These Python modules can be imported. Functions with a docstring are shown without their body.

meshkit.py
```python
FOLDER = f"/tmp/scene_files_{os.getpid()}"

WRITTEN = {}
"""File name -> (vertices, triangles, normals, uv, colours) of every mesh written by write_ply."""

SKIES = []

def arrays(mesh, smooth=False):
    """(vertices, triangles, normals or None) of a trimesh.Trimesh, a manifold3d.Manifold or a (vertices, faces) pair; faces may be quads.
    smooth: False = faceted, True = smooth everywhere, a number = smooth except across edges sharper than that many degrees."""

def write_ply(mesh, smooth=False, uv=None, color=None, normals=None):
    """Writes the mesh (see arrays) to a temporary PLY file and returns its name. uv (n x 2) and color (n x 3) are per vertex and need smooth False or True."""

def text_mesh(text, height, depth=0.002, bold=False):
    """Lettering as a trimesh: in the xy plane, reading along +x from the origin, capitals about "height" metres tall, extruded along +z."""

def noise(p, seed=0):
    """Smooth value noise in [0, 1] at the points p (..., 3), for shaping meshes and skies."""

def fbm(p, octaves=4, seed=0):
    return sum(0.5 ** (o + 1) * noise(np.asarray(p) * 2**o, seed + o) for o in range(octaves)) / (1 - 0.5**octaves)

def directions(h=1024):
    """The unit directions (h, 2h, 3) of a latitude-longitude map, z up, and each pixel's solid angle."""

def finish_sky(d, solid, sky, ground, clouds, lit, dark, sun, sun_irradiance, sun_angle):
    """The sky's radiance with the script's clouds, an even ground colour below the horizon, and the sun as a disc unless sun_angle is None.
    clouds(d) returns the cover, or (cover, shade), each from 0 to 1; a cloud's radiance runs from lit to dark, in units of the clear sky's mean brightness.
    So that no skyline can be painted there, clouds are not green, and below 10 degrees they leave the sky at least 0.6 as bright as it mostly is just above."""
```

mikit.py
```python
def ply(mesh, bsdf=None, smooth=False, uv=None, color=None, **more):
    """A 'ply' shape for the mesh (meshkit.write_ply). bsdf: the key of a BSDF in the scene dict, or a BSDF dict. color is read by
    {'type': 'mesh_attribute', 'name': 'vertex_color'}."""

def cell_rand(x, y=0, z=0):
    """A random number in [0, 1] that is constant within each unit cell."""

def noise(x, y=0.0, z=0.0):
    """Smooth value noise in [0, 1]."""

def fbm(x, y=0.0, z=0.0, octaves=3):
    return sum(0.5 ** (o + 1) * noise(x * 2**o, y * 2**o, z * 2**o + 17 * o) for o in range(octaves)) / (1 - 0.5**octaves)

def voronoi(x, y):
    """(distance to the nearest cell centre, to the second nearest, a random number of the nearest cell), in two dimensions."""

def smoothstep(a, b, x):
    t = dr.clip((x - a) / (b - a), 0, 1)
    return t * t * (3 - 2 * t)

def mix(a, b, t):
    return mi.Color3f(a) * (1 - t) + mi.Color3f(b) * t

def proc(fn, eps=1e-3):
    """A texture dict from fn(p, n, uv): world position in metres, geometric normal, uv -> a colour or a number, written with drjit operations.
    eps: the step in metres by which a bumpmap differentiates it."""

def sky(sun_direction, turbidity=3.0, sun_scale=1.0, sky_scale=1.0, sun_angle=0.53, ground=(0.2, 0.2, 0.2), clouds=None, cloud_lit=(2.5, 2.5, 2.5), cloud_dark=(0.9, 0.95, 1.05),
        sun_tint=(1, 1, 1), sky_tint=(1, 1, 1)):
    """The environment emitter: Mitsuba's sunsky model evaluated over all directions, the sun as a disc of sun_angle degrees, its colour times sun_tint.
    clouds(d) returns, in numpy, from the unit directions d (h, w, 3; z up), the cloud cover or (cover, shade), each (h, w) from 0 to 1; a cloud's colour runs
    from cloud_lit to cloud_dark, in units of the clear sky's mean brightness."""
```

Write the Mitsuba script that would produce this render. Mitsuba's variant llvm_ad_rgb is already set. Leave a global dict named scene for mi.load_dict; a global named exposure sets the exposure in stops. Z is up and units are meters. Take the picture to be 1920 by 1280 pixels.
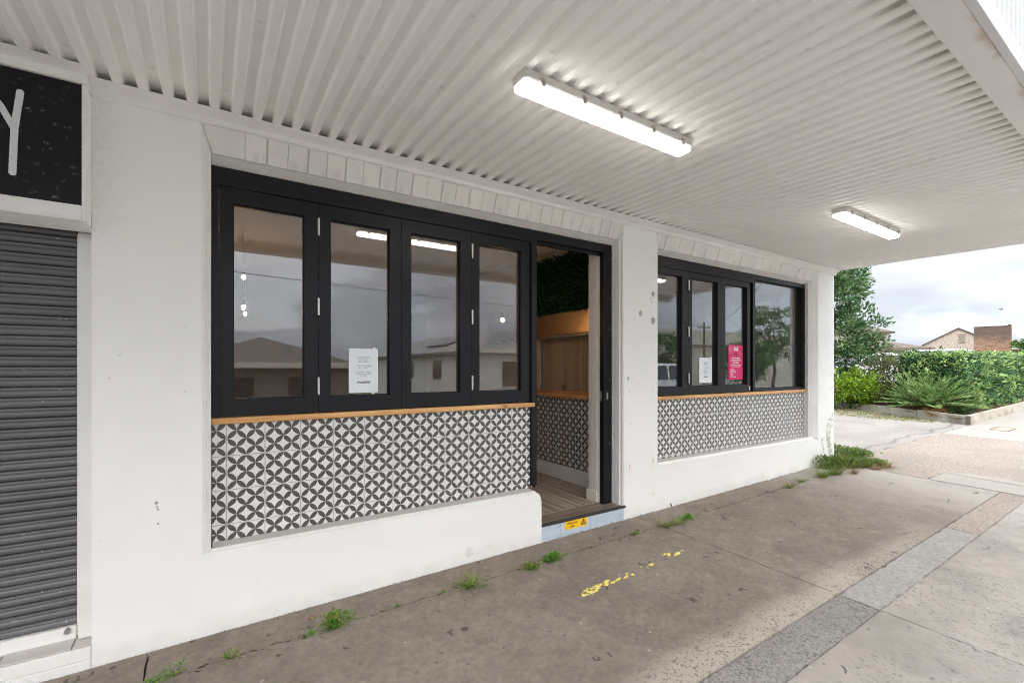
import math
import numpy as np, trimesh, mitsuba as mi, drjit as dr
import shapely.geometry as sg
from shapely import affinity
from shapely.ops import unary_union
import mikit, meshkit
from mikit import proc, noise, fbm, voronoi, cell_rand, smoothstep, mix

# ------------------------------------------------------------------ camera, sky, exposure
T = mi.ScalarTransform4f
A = 0.57895                                   # camera heading, radians from the wall's normal
EYE = [0.0, -3.186, 1.55]
scene, labels = {}, {}
scene['camera'] = {'type': 'perspective', 'fov': 95.89, 'fov_axis': 'x', 'near_clip': 0.02, 'far_clip': 3000.0,
                   'principal_point_offset_x': 0.0, 'principal_point_offset_y': -50.22 / 1280,
                   'to_world': T().look_at(origin=EYE, target=[math.sin(A), EYE[1] + math.cos(A), 1.55], up=[0, 0, 1])}
exposure = 3.53


def clouds(d):
    z = np.maximum(d[..., 2], 0.02)
    q = np.stack([d[..., 0] / (z + 0.25) * 1.5, d[..., 1] / (z + 0.25) * 1.5, d[..., 2] * 0 + 3.0], -1)
    n = meshkit.fbm(q, 5, 7)
    m = meshkit.fbm(q * 1.7 + 9.0, 4, 21)
    cover = np.clip((n - 0.30) * 5.0, 0.75, 1)
    shade = np.clip(1.0 - 1.15 * d[..., 2] + (m - 0.5) * 0.35, 0, 1)     # an overcast sky is darkest at the horizon
    return cover, shade


scene['sky'] = mikit.sky([-0.15, -0.72, 0.60], turbidity=3.5, sun_scale=0.085, sun_angle=40, sun_tint=(.90, 1.0, 1.16), sky_scale=1.0, clouds=clouds,
                         cloud_lit=(2.85, 2.95, 3.1), cloud_dark=(.60, .655, .74), sky_tint=(1.15, 1.0, 0.9), ground=(0.25, 0.24, 0.22))
rng = np.random.default_rng(5)

# ------------------------------------------------------------------ helpers
G0, GX, GY = 0.082, 0.0165, 0.03


def G(x, y):
    """Height of the ground: it rises along the wall and falls to the gutter, then drops across the street."""
    x, y = np.asarray(x, float), np.asarray(y, float)
    base = G0 + GX * np.clip(x, -60, 60) + GY * (np.clip(y, -4.6, 14) + 0.15)
    road = np.where(y < -4.6, -0.12 - 0.005 * np.clip(-4.6 - y, 0, 9.4) - 0.3 * np.clip(-14.1 - y, 0, 2.8), 0)
    return base + road


def key(base, parent=None):
    k = (parent + '__' if parent else '') + base
    if k not in scene and k not in labels and not any(s.startswith(k + '__') for s in scene):
        return k
    i = 1
    while True:
        kk = f'{k}_{i:03d}'
        if kk not in scene and kk not in labels:
            return kk
        i += 1


_n = {}


def fastkey(base, parent):
    """As key(), for long runs of alike pieces."""
    k = parent + '__' + base
    i = _n.get(k, 0)
    _n[k] = i + 1
    return k if i == 0 else f'{k}_{i:03d}'


def thing(name, label, cat, group=None, kind=None):
    k = key(name)
    labels[k] = {'label': label, 'category': cat}
    if group:
        labels[k]['group'] = group
    if kind:
        labels[k]['kind'] = kind
    return k


def part(name, parent, mesh, bsdf, smooth=False, label=None, kind=None, **kw):
    k = fastkey(name, parent)
    scene[k] = mikit.ply(mesh, bsdf, smooth=smooth, **kw)
    if label or kind:
        labels[k] = {}
        if label:
            labels[k]['label'] = label
        if kind:
            labels[k]['kind'] = kind
    return k


def single(name, label, cat, mesh, bsdf, smooth=False, group=None, kind=None, **kw):
    k = thing(name, label, cat, group, kind)
    scene[k] = mikit.ply(mesh, bsdf, smooth=smooth, **kw)
    return k


def struct(name, mesh, bsdf, smooth=False, label=None, **kw):
    k = key(name)
    scene[k] = mikit.ply(mesh, bsdf, smooth=smooth, **kw)
    labels[k] = {'kind': 'structure', 'label': label or name.replace('_', ' '), 'category': name.replace('_', ' ')}
    return k


def box(x0, x1, y0, y1, z0, z1):
    m = trimesh.creation.box([abs(x1 - x0), abs(y1 - y0), abs(z1 - z0)])
    m.apply_translation([(x0 + x1) / 2, (y0 + y1) / 2, (z0 + z1) / 2])
    return m


def cbox(x0, x1, y0, y1, z0, z1, c=0.004):
    """A box with chamfered edges."""
    P = []
    for i, x in ((1, x0), (-1, x1)):
        for j, y in ((1, y0), (-1, y1)):
            for k, z in ((1, z0), (-1, z1)):
                P += [(x + i * c, y + j * c, z), (x + i * c, y, z + k * c), (x, y + j * c, z + k * c)]
    return trimesh.convex.convex_hull(np.array(P))


def cat(*ms):
    L = []
    for m in ms:
        L += list(m) if isinstance(m, (list, tuple)) else [m]
    return trimesh.util.concatenate(L)


def ext(poly, h):
    gs = getattr(poly, 'geoms', [poly])
    return cat([trimesh.creation.extrude_polygon(g, h, engine='earcut') for g in gs if g.area > 1e-9])


def ext_xz(poly, y0, y1):
    m = ext(poly, y1 - y0)
    v = m.vertices.copy()
    m.vertices = np.stack([v[:, 0], y1 - v[:, 2], v[:, 1]], 1)
    return m


def ext_yz(pts, x0, x1):
    m = ext(sg.Polygon(pts), x1 - x0)
    v = m.vertices.copy()
    m.vertices = np.stack([x0 + v[:, 2], v[:, 0], v[:, 1]], 1)
    return m


def ext_xy(poly, z0, z1):
    m = ext(poly, z1 - z0)
    m.apply_translation([0, 0, z0])
    return m


def rect(x0, y0, x1, y1):
    return sg.box(x0, y0, x1, y1)


def cyl(p, q, r, n=12):
    return trimesh.creation.cylinder(r, segment=[p, q], sections=n)


def tube(path, r, n=8):
    P = np.asarray(path, float)
    r = np.broadcast_to(r, (len(P),))
    t = np.gradient(P, axis=0)
    t /= np.linalg.norm(t, axis=1, keepdims=True) + 1e-12
    a = np.cross(t, np.where(np.abs(t[:, 2:]) < 0.9, [0, 0, 1.0], [1.0, 0, 0]))
    a /= np.linalg.norm(a, axis=1, keepdims=True) + 1e-12
    b = np.cross(t, a)
    w = np.arange(n) * 2 * np.pi / n
    V = (P[:, None] + r[:, None, None] * (np.cos(w)[None, :, None] * a[:, None] + np.sin(w)[None, :, None] * b[:, None])).reshape(-1, 3)
    i, j = np.meshgrid(np.arange(len(P) - 1), np.arange(n), indexing='ij')
    q = np.stack([i * n + j, i * n + (j + 1) % n, (i + 1) * n + (j + 1) % n, (i + 1) * n + j], -1).reshape(-1, 4)
    F = np.vstack([q[:, [0, 1, 2]], q[:, [0, 2, 3]]])
    e = (len(P) - 1) * n
    F = np.vstack([F, [[0, k + 1, k] for k in range(1, n - 1)], [[e, e + k, e + k + 1] for k in range(1, n - 1)]])
    return trimesh.Trimesh(V, F, process=False)


def grid(x0, x1, y0, y1, nx, ny, fz):
    X, Y = np.meshgrid(np.linspace(x0, x1, nx), np.linspace(y0, y1, ny), indexing='ij')
    V = np.stack([X, Y, fz(X, Y)], -1).reshape(-1, 3)
    i, j = np.meshgrid(np.arange(nx - 1), np.arange(ny - 1), indexing='ij')
    a = i * ny + j
    F = np.concatenate([np.stack([a, a + ny, a + ny + 1], -1).reshape(-1, 3), np.stack([a, a + ny + 1, a + 1], -1).reshape(-1, 3)])
    return trimesh.Trimesh(V, F, process=False)


def drape(poly, dz, h, fz=G):
    """A slab h thick whose top lies dz over the ground."""
    m = ext_xy(poly, -h, 0.0)
    v = m.vertices.copy()
    v[:, 2] += fz(v[:, 0], v[:, 1]) + dz
    m.vertices = v
    return m


def rough(poly, step, amp, seed=0):
    """The polygon with its outline broken up."""
    r = np.random.default_rng(seed)
    L = poly.exterior.length
    n = max(8, int(L / step))
    P = np.array([poly.exterior.interpolate(i * L / n).coords[0] for i in range(n)])
    P = np.vstack([P, np.array(poly.exterior.coords[:-1])])
    s = [poly.exterior.project(sg.Point(p)) for p in P]
    P = P[np.argsort(s)]
    P = P + r.normal(0, amp, P.shape) * (1 + 3 * (r.random((len(P), 1)) > 0.93))
    q = sg.Polygon(P).buffer(0)
    return max(q.geoms, key=lambda g: g.area) if hasattr(q, 'geoms') else q


def xf(m, M=None, loc=(0, 0, 0), rz=0.0):
    m = m.copy()
    if rz:
        m.apply_transform(trimesh.transformations.rotation_matrix(rz, [0, 0, 1]))
    m.apply_translation(loc)
    return m


# ------------------------------------------------------------------ materials
def rgb(*c):
    return {'type': 'rgb', 'value': list(c)}


def mat(name, color, rough=0.6, two=True, **kw):
    b = {'type': 'principled', 'base_color': color if isinstance(color, dict) else rgb(*color), 'roughness': rough, **kw}
    scene[name] = {'type': 'twosided', 'bsdf': b} if two else b


def bumped(name, color, rough, fn, scale, eps=1e-3, **kw):
    scene[name] = {'type': 'twosided', 'bsdf': {'type': 'bumpmap', 'arbitrary': proc(fn, eps), 'scale': scale,
                                                  'bsdf': {'type': 'principled', 'base_color': color, 'roughness': rough, **kw}}}


CHIPS = [(3.65, 2.28, .022, 0), (3.615, 2.235, .009, 0), (3.63, 2.20, .008, 0), (3.47, 2.08, .021, 0), (3.65, 2.02, .027, 0), (3.30, 1.45, .013, 0), (3.46, 1.40, .006, 0),
         (3.32, 1.33, .006, 0), (3.64, 1.34, .006, 0), (3.33, 1.02, .005, 0), (3.32, .64, .008, 1), (3.65, .655, .008, 1), (3.65, .31, .006, 0), (-.235, .845, .008, 0),
         (-.232, .825, .005, 0), (-.228, .81, .005, 0), (-.228, .735, .004, 0), (1.61, .185, .03, 2), (3.1, .6, .004, 0), (3.45, .95, .005, 2), (6.85, .585, .012, 0)]


def f_wall(p, n, uv):
    c = mi.Color3f(0.82, 0.82, 0.80)
    big = fbm(p.x * 0.9 + 3, p.y * 0.9, p.z * 0.9)
    c = c * (0.95 + 0.09 * big)
    speck = smoothstep(0.77, 0.90, fbm(p.x * 26, p.y * 26 + 4, p.z * 26, 2)) * smoothstep(0.45, 0.75, fbm(p.x * 1.9, 7.0 + p.y, p.z * 1.9, 2))
    c = mix(c, mi.Color3f(.42, .41, .39), 0.55 * speck)
    foot = smoothstep(0.10, 0.0, p.z - (G0 + GX * p.x) - 0.05 * noise(p.x * 9, 1.0, p.z * 9))
    c = mix(c, mi.Color3f(.40, .37, .32), 0.25 * foot * fbm(p.x * 14, 3.0, p.z * 14, 3))
    # cobwebs and mildew at the head of the first pilaster
    web = smoothstep(0.42, 0.75, fbm(p.x * 170, 0.0, p.z * 120, 3)) * smoothstep(0.20, 0.0, p.x + 0.49) * smoothstep(1.4, 2.6, p.z) * smoothstep(-1.0, -.49, p.x)
    c = mix(c, mi.Color3f(.45, .46, .42), 0.28 * web)
    w1, w2 = noise(p.x * 60, p.y, p.z * 60), noise(p.x * 150, p.y + 3, p.z * 150)
    for cx, cz, r, k in CHIPS:
        d = dr.sqrt(dr.square(p.x - cx) + dr.square((p.z - cz) * (0.8 if k != 1 else 1.0))) / r
        t = smoothstep(1.25, 0.85, d + 0.55 * (w1 - 0.5) + 0.25 * (w2 - 0.5)) * smoothstep(-0.05, -0.10, p.y)
        col = (.30, .28, .25) if k == 0 else (.34, .17, .07) if k == 1 else (.55, .54, .52)
        c = mix(c, mi.Color3f(*col) * (0.6 + 0.7 * w2), t * (0.85 if k < 2 else 0.35))
        if k == 1:
            st = smoothstep(.012, .003, dr.abs(p.x - cx + .004 * (w1 - .5))) * smoothstep(cz - .11, cz, p.z) * smoothstep(cz + .01, cz - .005, p.z) * smoothstep(-0.05, -0.10, p.y)
            c = mix(c, mi.Color3f(.72, .47, .27), 0.75 * st)
    return c


def f_wall_b(p, n, uv):
    return fbm(p.x * 7, p.y * 7, p.z * 7, 3) + 0.18 * fbm(p.x * 60, p.y * 60, p.z * 60, 2)


bumped('wall_paint', proc(f_wall), 0.55, f_wall_b, 0.010, 2e-3, specular=0.4)
mat('white_trim', proc(lambda p, n, uv: mi.Color3f(.77, .765, .745) * (0.93 + 0.12 * fbm(p.x * 6, p.y * 6, p.z * 6, 2))), 0.45)
mat('head_brick', proc(lambda p, n, uv: mix(mi.Color3f(.74, .73, .70) * (0.93 + 0.11 * noise(p.x * 8.9, 1, 1)), mi.Color3f(.40, .38, .35), smoothstep(.46, .85, fbm(p.x * 32, p.y * 9, p.z * 9, 3)) * smoothstep(2.87, 2.76, p.z) * 0.35)), 0.6)
mat('joint_dark', (.58, .57, .54), 0.9)


def f_soffit(p, n, uv):
    c = mi.Color3f(.88, .87, .85) * (0.96 + 0.06 * fbm(p.x * 1.3, p.y * 0.5, 0.0, 3))
    streak = smoothstep(.5, .8, fbm(p.x * 22, p.y * 0.9, 2.0, 3))
    c = c * (1 - 0.03 * streak)
    st = smoothstep(.66, .80, fbm(p.x * 5, p.y * 1.4, 9.0, 3)) * smoothstep(.45, .62, fbm(p.x * 40, p.y * 40, 9.0, 2))
    c = mix(c, mi.Color3f(.28, .26, .23), 0.07 * st)
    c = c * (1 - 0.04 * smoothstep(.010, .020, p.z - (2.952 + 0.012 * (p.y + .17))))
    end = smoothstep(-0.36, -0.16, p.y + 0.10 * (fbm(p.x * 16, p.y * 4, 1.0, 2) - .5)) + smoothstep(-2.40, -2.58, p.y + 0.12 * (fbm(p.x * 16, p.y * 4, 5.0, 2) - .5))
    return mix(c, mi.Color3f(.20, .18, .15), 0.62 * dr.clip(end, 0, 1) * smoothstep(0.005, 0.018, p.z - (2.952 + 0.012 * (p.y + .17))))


mat('soffit_paint', proc(f_soffit), 0.42)
mat('beam_paint', proc(lambda p, n, uv: mix(mi.Color3f(.74, .73, .71) * (0.94 + 0.1 * fbm(p.x * 3, p.y * 3, 1.0, 2)), mi.Color3f(.47, .36, .28), smoothstep(-2.655, -2.695, p.y + 0.03 * (fbm(p.x * 13, 2.0, 1.0, 3) - .5)) * smoothstep(.45, .65, fbm(p.x * 4.5, 1.0, 1.0, 3)) * .8)), 0.5)
mat('fascia_white', (.62, .63, .64), 0.4)


def f_conc(p, n, uv):
    a = fbm(p.x * 1.1 + 5, p.y * 1.1, 0.0, 3)
    b = fbm(p.x * 9, p.y * 9, 1.0, 3)
    f = .5 * noise(p.x * 90, p.y * 90, 0.0) + .5 * noise(p.x * 38, p.y * 38, 6.0)
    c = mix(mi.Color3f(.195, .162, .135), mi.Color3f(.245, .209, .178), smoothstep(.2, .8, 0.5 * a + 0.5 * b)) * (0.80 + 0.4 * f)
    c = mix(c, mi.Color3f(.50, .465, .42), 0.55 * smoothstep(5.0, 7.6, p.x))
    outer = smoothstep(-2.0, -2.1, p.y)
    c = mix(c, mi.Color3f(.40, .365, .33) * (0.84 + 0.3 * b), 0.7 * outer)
    # worn edge along the trench: grit showing
    edge = smoothstep(.23, .03, dr.abs(p.y + 1.80 + 0.10 * (fbm(p.x * 3.1, 2.0, 0.0, 2) - .5))) * smoothstep(6.0, 4.0, p.x) * smoothstep(-1.86, -1.82, p.y)
    grit = smoothstep(.56, .72, fbm(p.x * 105, p.y * 105, 5.0, 2))
    c = mix(c, mi.Color3f(.50, .445, .385) * (1 - .55 * grit), 0.62 * edge)
    pits = smoothstep(.62, .76, fbm(p.x * 95, p.y * 70, 8.0, 2)) * outer * smoothstep(.4, .6, fbm(p.x * 1.6, p.y * 1.6, 3.0, 2))
    c = c * (1 - 0.30 * pits)
    # chewing gum and oil spots
    d1, d2, r = voronoi(p.x * 2.6 + .6 * noise(p.x * 20, p.y * 20, 0.0), p.y * 2.6)
    gum = smoothstep(.075, .045, d1 + .05 * (noise(p.x * 50, p.y * 50, 4.0) - .5)) * smoothstep(.62, .66, r)
    c = mix(c, mi.Color3f(.075, .068, .062), 0.78 * gum)
    d1, d2, r = voronoi(p.x * 9.3 + 7, p.y * 9.3)
    c = mix(c, mi.Color3f(.09, .08, .07), 0.6 * smoothstep(.10, .05, d1) * smoothstep(.80, .84, r))
    c = mix(c, mi.Color3f(.55, .52, .49), 0.5 * smoothstep(.09, .04, d1 + .08 * (noise(p.x * 70, p.y * 70, 4.0) - .5)) * smoothstep(.06, .03, r))
    stain = smoothstep(.55, .72, fbm(p.x * 2.3 + 8, p.y * 2.3, 4.0, 4))
    return c * (1 - 0.13 * stain)


def f_conc_b(p, n, uv):
    return fbm(p.x * 40, p.y * 40, 0.0, 3) + 0.12 * noise(p.x * 160, p.y * 160, 2.0)


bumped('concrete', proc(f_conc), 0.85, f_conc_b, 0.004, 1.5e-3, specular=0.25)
mat('patch_dark', proc(lambda p, n, uv: mix(mi.Color3f(.215, .198, .180), mi.Color3f(.28, .262, .240), fbm(p.x * 6, p.y * 6, 0.0, 3)) * (0.72 + 0.55 * noise(p.x * 130, p.y * 130, 0.0)) * (1 - .40 * smoothstep(.60, .74, fbm(p.x * 95, p.y * 95, 2.0, 2)))), 0.9, specular=.25)
mat('patch_grey', proc(lambda p, n, uv: mix(mi.Color3f(.27, .255, .235), mi.Color3f(.35, .335, .31), fbm(p.x * 4, p.y * 4, 0.0, 3)) * (0.78 + 0.44 * noise(p.x * 75, p.y * 75, 0.0))), 0.9, specular=.25)


def f_agg(p, n, uv):
    d1, d2, r = voronoi(p.x * 62, p.y * 62)
    c = mix(mi.Color3f(.235, .19, .16), mi.Color3f(.445, .385, .33), r)
    c = mix(c, mi.Color3f(.225, .19, .165), smoothstep(.20, .04, d2 - d1))
    return c * (0.84 + 0.28 * fbm(p.x * 1.5, p.y * 1.5, 0.0, 3))


mat('aggregate', proc(f_agg), 0.85, specular=.25)


def f_asph(p, n, uv):
    c = mix(mi.Color3f(.235, .215, .195), mi.Color3f(.345, .315, .285), fbm(p.x * 1.2, p.y * 2.6, 0.0, 4)) * (0.8 + 0.4 * noise(p.x * 90, p.y * 90, 0.0))
    cr = smoothstep(.045, .012, dr.abs(p.x - 12.2 + .55 * fbm(p.x * .8, p.y * 1.5, 2.0, 3) - .28)) * smoothstep(-.3, .1, p.y)
    cr2 = smoothstep(.05, .015, dr.abs(p.y + .02 + .22 * (fbm(p.x * 1.6, 4.0, 2.0, 3) - .5))) * smoothstep(7.6, 8.6, p.x)
    return c * (1 - .4 * cr) * (1 - .3 * cr2)


mat('asphalt_old', proc(f_asph), 0.9, specular=.25)
mat('concrete_pale', proc(lambda p, n, uv: mix(mi.Color3f(.31, .28, .25), mi.Color3f(.39, .36, .325), fbm(p.x * 1.7, p.y * 1.7, 0.0, 4)) * (0.9 + 0.2 * noise(p.x * 100, p.y * 100, 0.0))), 0.9, specular=.25)
mat('road_asphalt', proc(lambda p, n, uv: mi.Color3f(.26, .255, .25) * (0.75 + 0.5 * fbm(p.x * 3, p.y * 3, 0.0, 3))), 0.9)
mat('dirt', proc(lambda p, n, uv: mix(mi.Color3f(.10, .085, .06), mi.Color3f(.20, .17, .10), fbm(p.x * 2, p.y * 2, 0.0, 3))), 0.95)
mat('verge_grass', proc(lambda p, n, uv: mix(mi.Color3f(.07, .09, .03), mi.Color3f(.17, .16, .07), fbm(p.x * 3, p.y * 3, 0.0, 4))), 0.95)
mat('soil_dark', (.055, .045, .035), 1.0)
mat('yellow_paint', proc(lambda p, n, uv: mi.Color3f(.78, .66, .17) * (0.75 + 0.4 * noise(p.x * 60, p.y * 60, 0.0))), 0.6)


def f_tile(p, n, uv):
    a = (uv.x - dr.floor(uv.x) - .5) * 1.03
    b = (uv.y - dr.floor(uv.y) - .5) * 1.03
    rim = smoothstep(.5, .492, dr.maximum(dr.abs(a), dr.abs(b)))
    P = (a + b) / 0.5 - 0.5
    Q = (a - b) / 0.5 - 0.5
    fp, fq = P - dr.floor(P), Q - dr.floor(Q)
    ds = [dr.sqrt(dr.square(fp - a) + dr.square(fq - b)) for a in (0, 1) for b in (0, 1)]
    m1, m2 = mi.Float(9), mi.Float(9)
    for d in ds:
        m2 = dr.select(d < m1, m1, dr.minimum(m2, d))
        m1 = dr.minimum(m1, d)
    t = smoothstep(.709, .697, m2) * rim
    lite = mi.Color3f(.71, .705, .695) * (.96 + .07 * noise(p.x * 14, p.y * 14, p.z * 14))
    dark = mi.Color3f(.082, .074, .070) * (.8 + .45 * fbm(p.x * 22, p.y * 22, p.z * 22, 3))
    return mix(lite, dark, t)


mat('pattern_tile', proc(f_tile), 0.38, specular=.45)
mat('grout', (.32, .315, .30), 0.9)


def f_wood(a, b, g, sc):
    def f(p, n, uv):
        u, v = g(p)
        w = fbm(u * 2.2 * sc, v * 42 * sc, 3.0, 4)
        kn = smoothstep(.80, .9, fbm(u * 9, v * 14, 11.0, 2))
        return mix(mi.Color3f(*a), mi.Color3f(*b), smoothstep(.3, .7, w)) * (1 - .55 * kn)
    return f


mat('sill_timber', proc(f_wood((.56, .29, .105), (.76, .46, .20), lambda p: (p.x, p.z + p.y), 1.0)), 0.42)
mat('counter_timber', proc(f_wood((.52, .24, .09), (.68, .37, .16), lambda p: (p.y, p.z + p.x), 1.0)), 0.4)
mat('floor_plank', proc(f_wood((.20, .165, .13), (.36, .30, .245), lambda p: (p.y, p.x + .3 * cell_rand(p.x / .15, 3.0)), .7)), 0.45)
mat('tread_wood', proc(f_wood((.14, .11, .085), (.24, .19, .15), lambda p: (p.x, p.y), .8)), 0.5)
mat('black_frame', proc(lambda p, n, uv: mi.Color3f(.0060, .0064, .0088) * (.85 + .4 * fbm(p.x * 5, p.y * 5, p.z * 5, 2))), 0.36, specular=.30)
mat('black_rubber', (.025, .024, .023), 0.6)
mat('steel', (.62, .60, .56), 0.3, metallic=1.0)
mat('dull_metal', (.42, .40, .37), 0.45, metallic=.8)
scene['glass'] = {'type': 'thindielectric', 'int_ior': 2.0, 'ext_ior': 1.0}
scene['car_glass'] = {'type': 'twosided', 'bsdf': {'type': 'principled', 'base_color': rgb(.03, .035, .04), 'roughness': .08, 'specular': .8}}
mat('riser_tile', proc(lambda p, n, uv: mix(mi.Color3f(.40, .48, .56), mi.Color3f(.56, .63, .70), fbm(p.x * 11, 1.0, p.z * 11, 4))), 0.35)
mat('paper', (.80, .83, .86), 0.7)
mat('ink', (.02, .022, .03), 0.7)
mat('pink_print', proc(lambda p, n, uv: mix(mi.Color3f(.72, .012, .16), mi.Color3f(.80, .10, .26), smoothstep(.4, .8, fbm(p.x * 9, 0.0, p.z * 9, 2)) * smoothstep(1.66, 1.78, p.z))), 0.35)
mat('white_print', (.86, .84, .85), 0.5)
mat('sticker_yellow', (.86, .50, .012), 0.45)


def f_sign(p, n, uv):
    d1, d2, r = voronoi(p.x * 21 + .5 * noise(p.x * 60, p.z * 60, 0.0), p.z * 21)
    s = smoothstep(.22, .05, d1) * smoothstep(.35, .5, r) * smoothstep(.35, .75, fbm(p.x * 170, 2.0, p.z * 170, 2)) * (0.35 + 0.65 * smoothstep(.3, .7, fbm(p.x * 5, 1.0, p.z * 5, 2)))
    return mix(mi.Color3f(.010, .010, .011), mi.Color3f(.34, .34, .34), 0.5 * s)


mat('sign_black', proc(f_sign), 0.3, specular=.2)
mat('sign_letter', (.62, .63, .66), 0.45)
mat('shutter_slat', proc(lambda p, n, uv: mix(mi.Color3f(.120, .120, .126) * (.75 + .5 * fbm(p.x * 3, 1.0, p.z * 11, 3)), mi.Color3f(.5, .5, .5), .7 * smoothstep(.86, .93, fbm(p.x * 46, 1.0, p.z * 70, 2)))), 0.42, specular=.5)
mat('ledge_tile', (.50, .47, .45), 0.5)
mat('diffuser', (.85, .85, .83), 0.5)
mat('lamp_body', (.55, .54, .51), 0.5)
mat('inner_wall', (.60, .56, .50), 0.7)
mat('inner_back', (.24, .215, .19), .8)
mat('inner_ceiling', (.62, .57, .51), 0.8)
mat('inner_post', proc(lambda p, n, uv: mi.Color3f(.68, .65, .60) * (.9 + .18 * fbm(p.x * 60, p.y * 60, p.z * 1.2, 2))), 0.5)
mat('hood_metal', (.92, .70, .45), 0.30, metallic=1.0)
mat('panel_brown', proc(f_wood((.36, .27, .19), (.46, .35, .25), lambda p: (p.z, p.y), .35)), 0.32, specular=.5)
mat('pendant_black', (.02, .02, .02), .4)
mat('leaf', {'type': 'mesh_attribute', 'name': 'vertex_color'}, .5, specular=.35)
scene['leaf'] = {'type': 'principledthin', 'base_color': {'type': 'mesh_attribute', 'name': 'vertex_color'}, 'roughness': .5, 'diff_trans': .55, 'spec_trans': 0.0}
mat('bark', proc(lambda p, n, uv: mi.Color3f(.12, .095, .07) * (.6 + .8 * fbm(p.x * 20, p.y * 20, p.z * 5, 3))), .9)
mat('vcol', {'type': 'mesh_attribute', 'name': 'vertex_color'}, .9, specular=.2)
mat('edging', proc(lambda p, n, uv: mix(mix(mi.Color3f(.36, .33, .27), mi.Color3f(.54, .50, .43), fbm(p.x * 2.5, p.y * 2.5, p.z * 9, 4)), mi.Color3f(.22, .20, .14), .6 * smoothstep(.5, .72, fbm(p.x * 6, p.y * 6, p.z * 3, 3)))), .9)
mat('house_pink', (.70, .59, .51), .85, specular=.2)


def f_brick(p, n, uv):
    u = (p.x * .837 - p.y * .547)
    row = dr.floor(p.z / .086)
    off = .5 * (row - 2 * dr.floor(row / 2))
    br = u / .24 + off
    r = cell_rand(dr.floor(br), row, 2.0)
    c = mix(mi.Color3f(.33, .175, .115), mi.Color3f(.52, .32, .22), r)
    mort = smoothstep(.055, .02, br - dr.floor(br)) + smoothstep(.14, .07, p.z / .086 - row)
    c = mix(c, mi.Color3f(.48, .40, .33), .6 * dr.clip(mort, 0, 1))
    soot = smoothstep(3.3, 4.4, p.z + 1.2 * (fbm(u * 1.3, 1.0, p.z * .9, 3) - .5))
    return mix(c, mi.Color3f(.13, .10, .09), .78 * soot)


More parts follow.
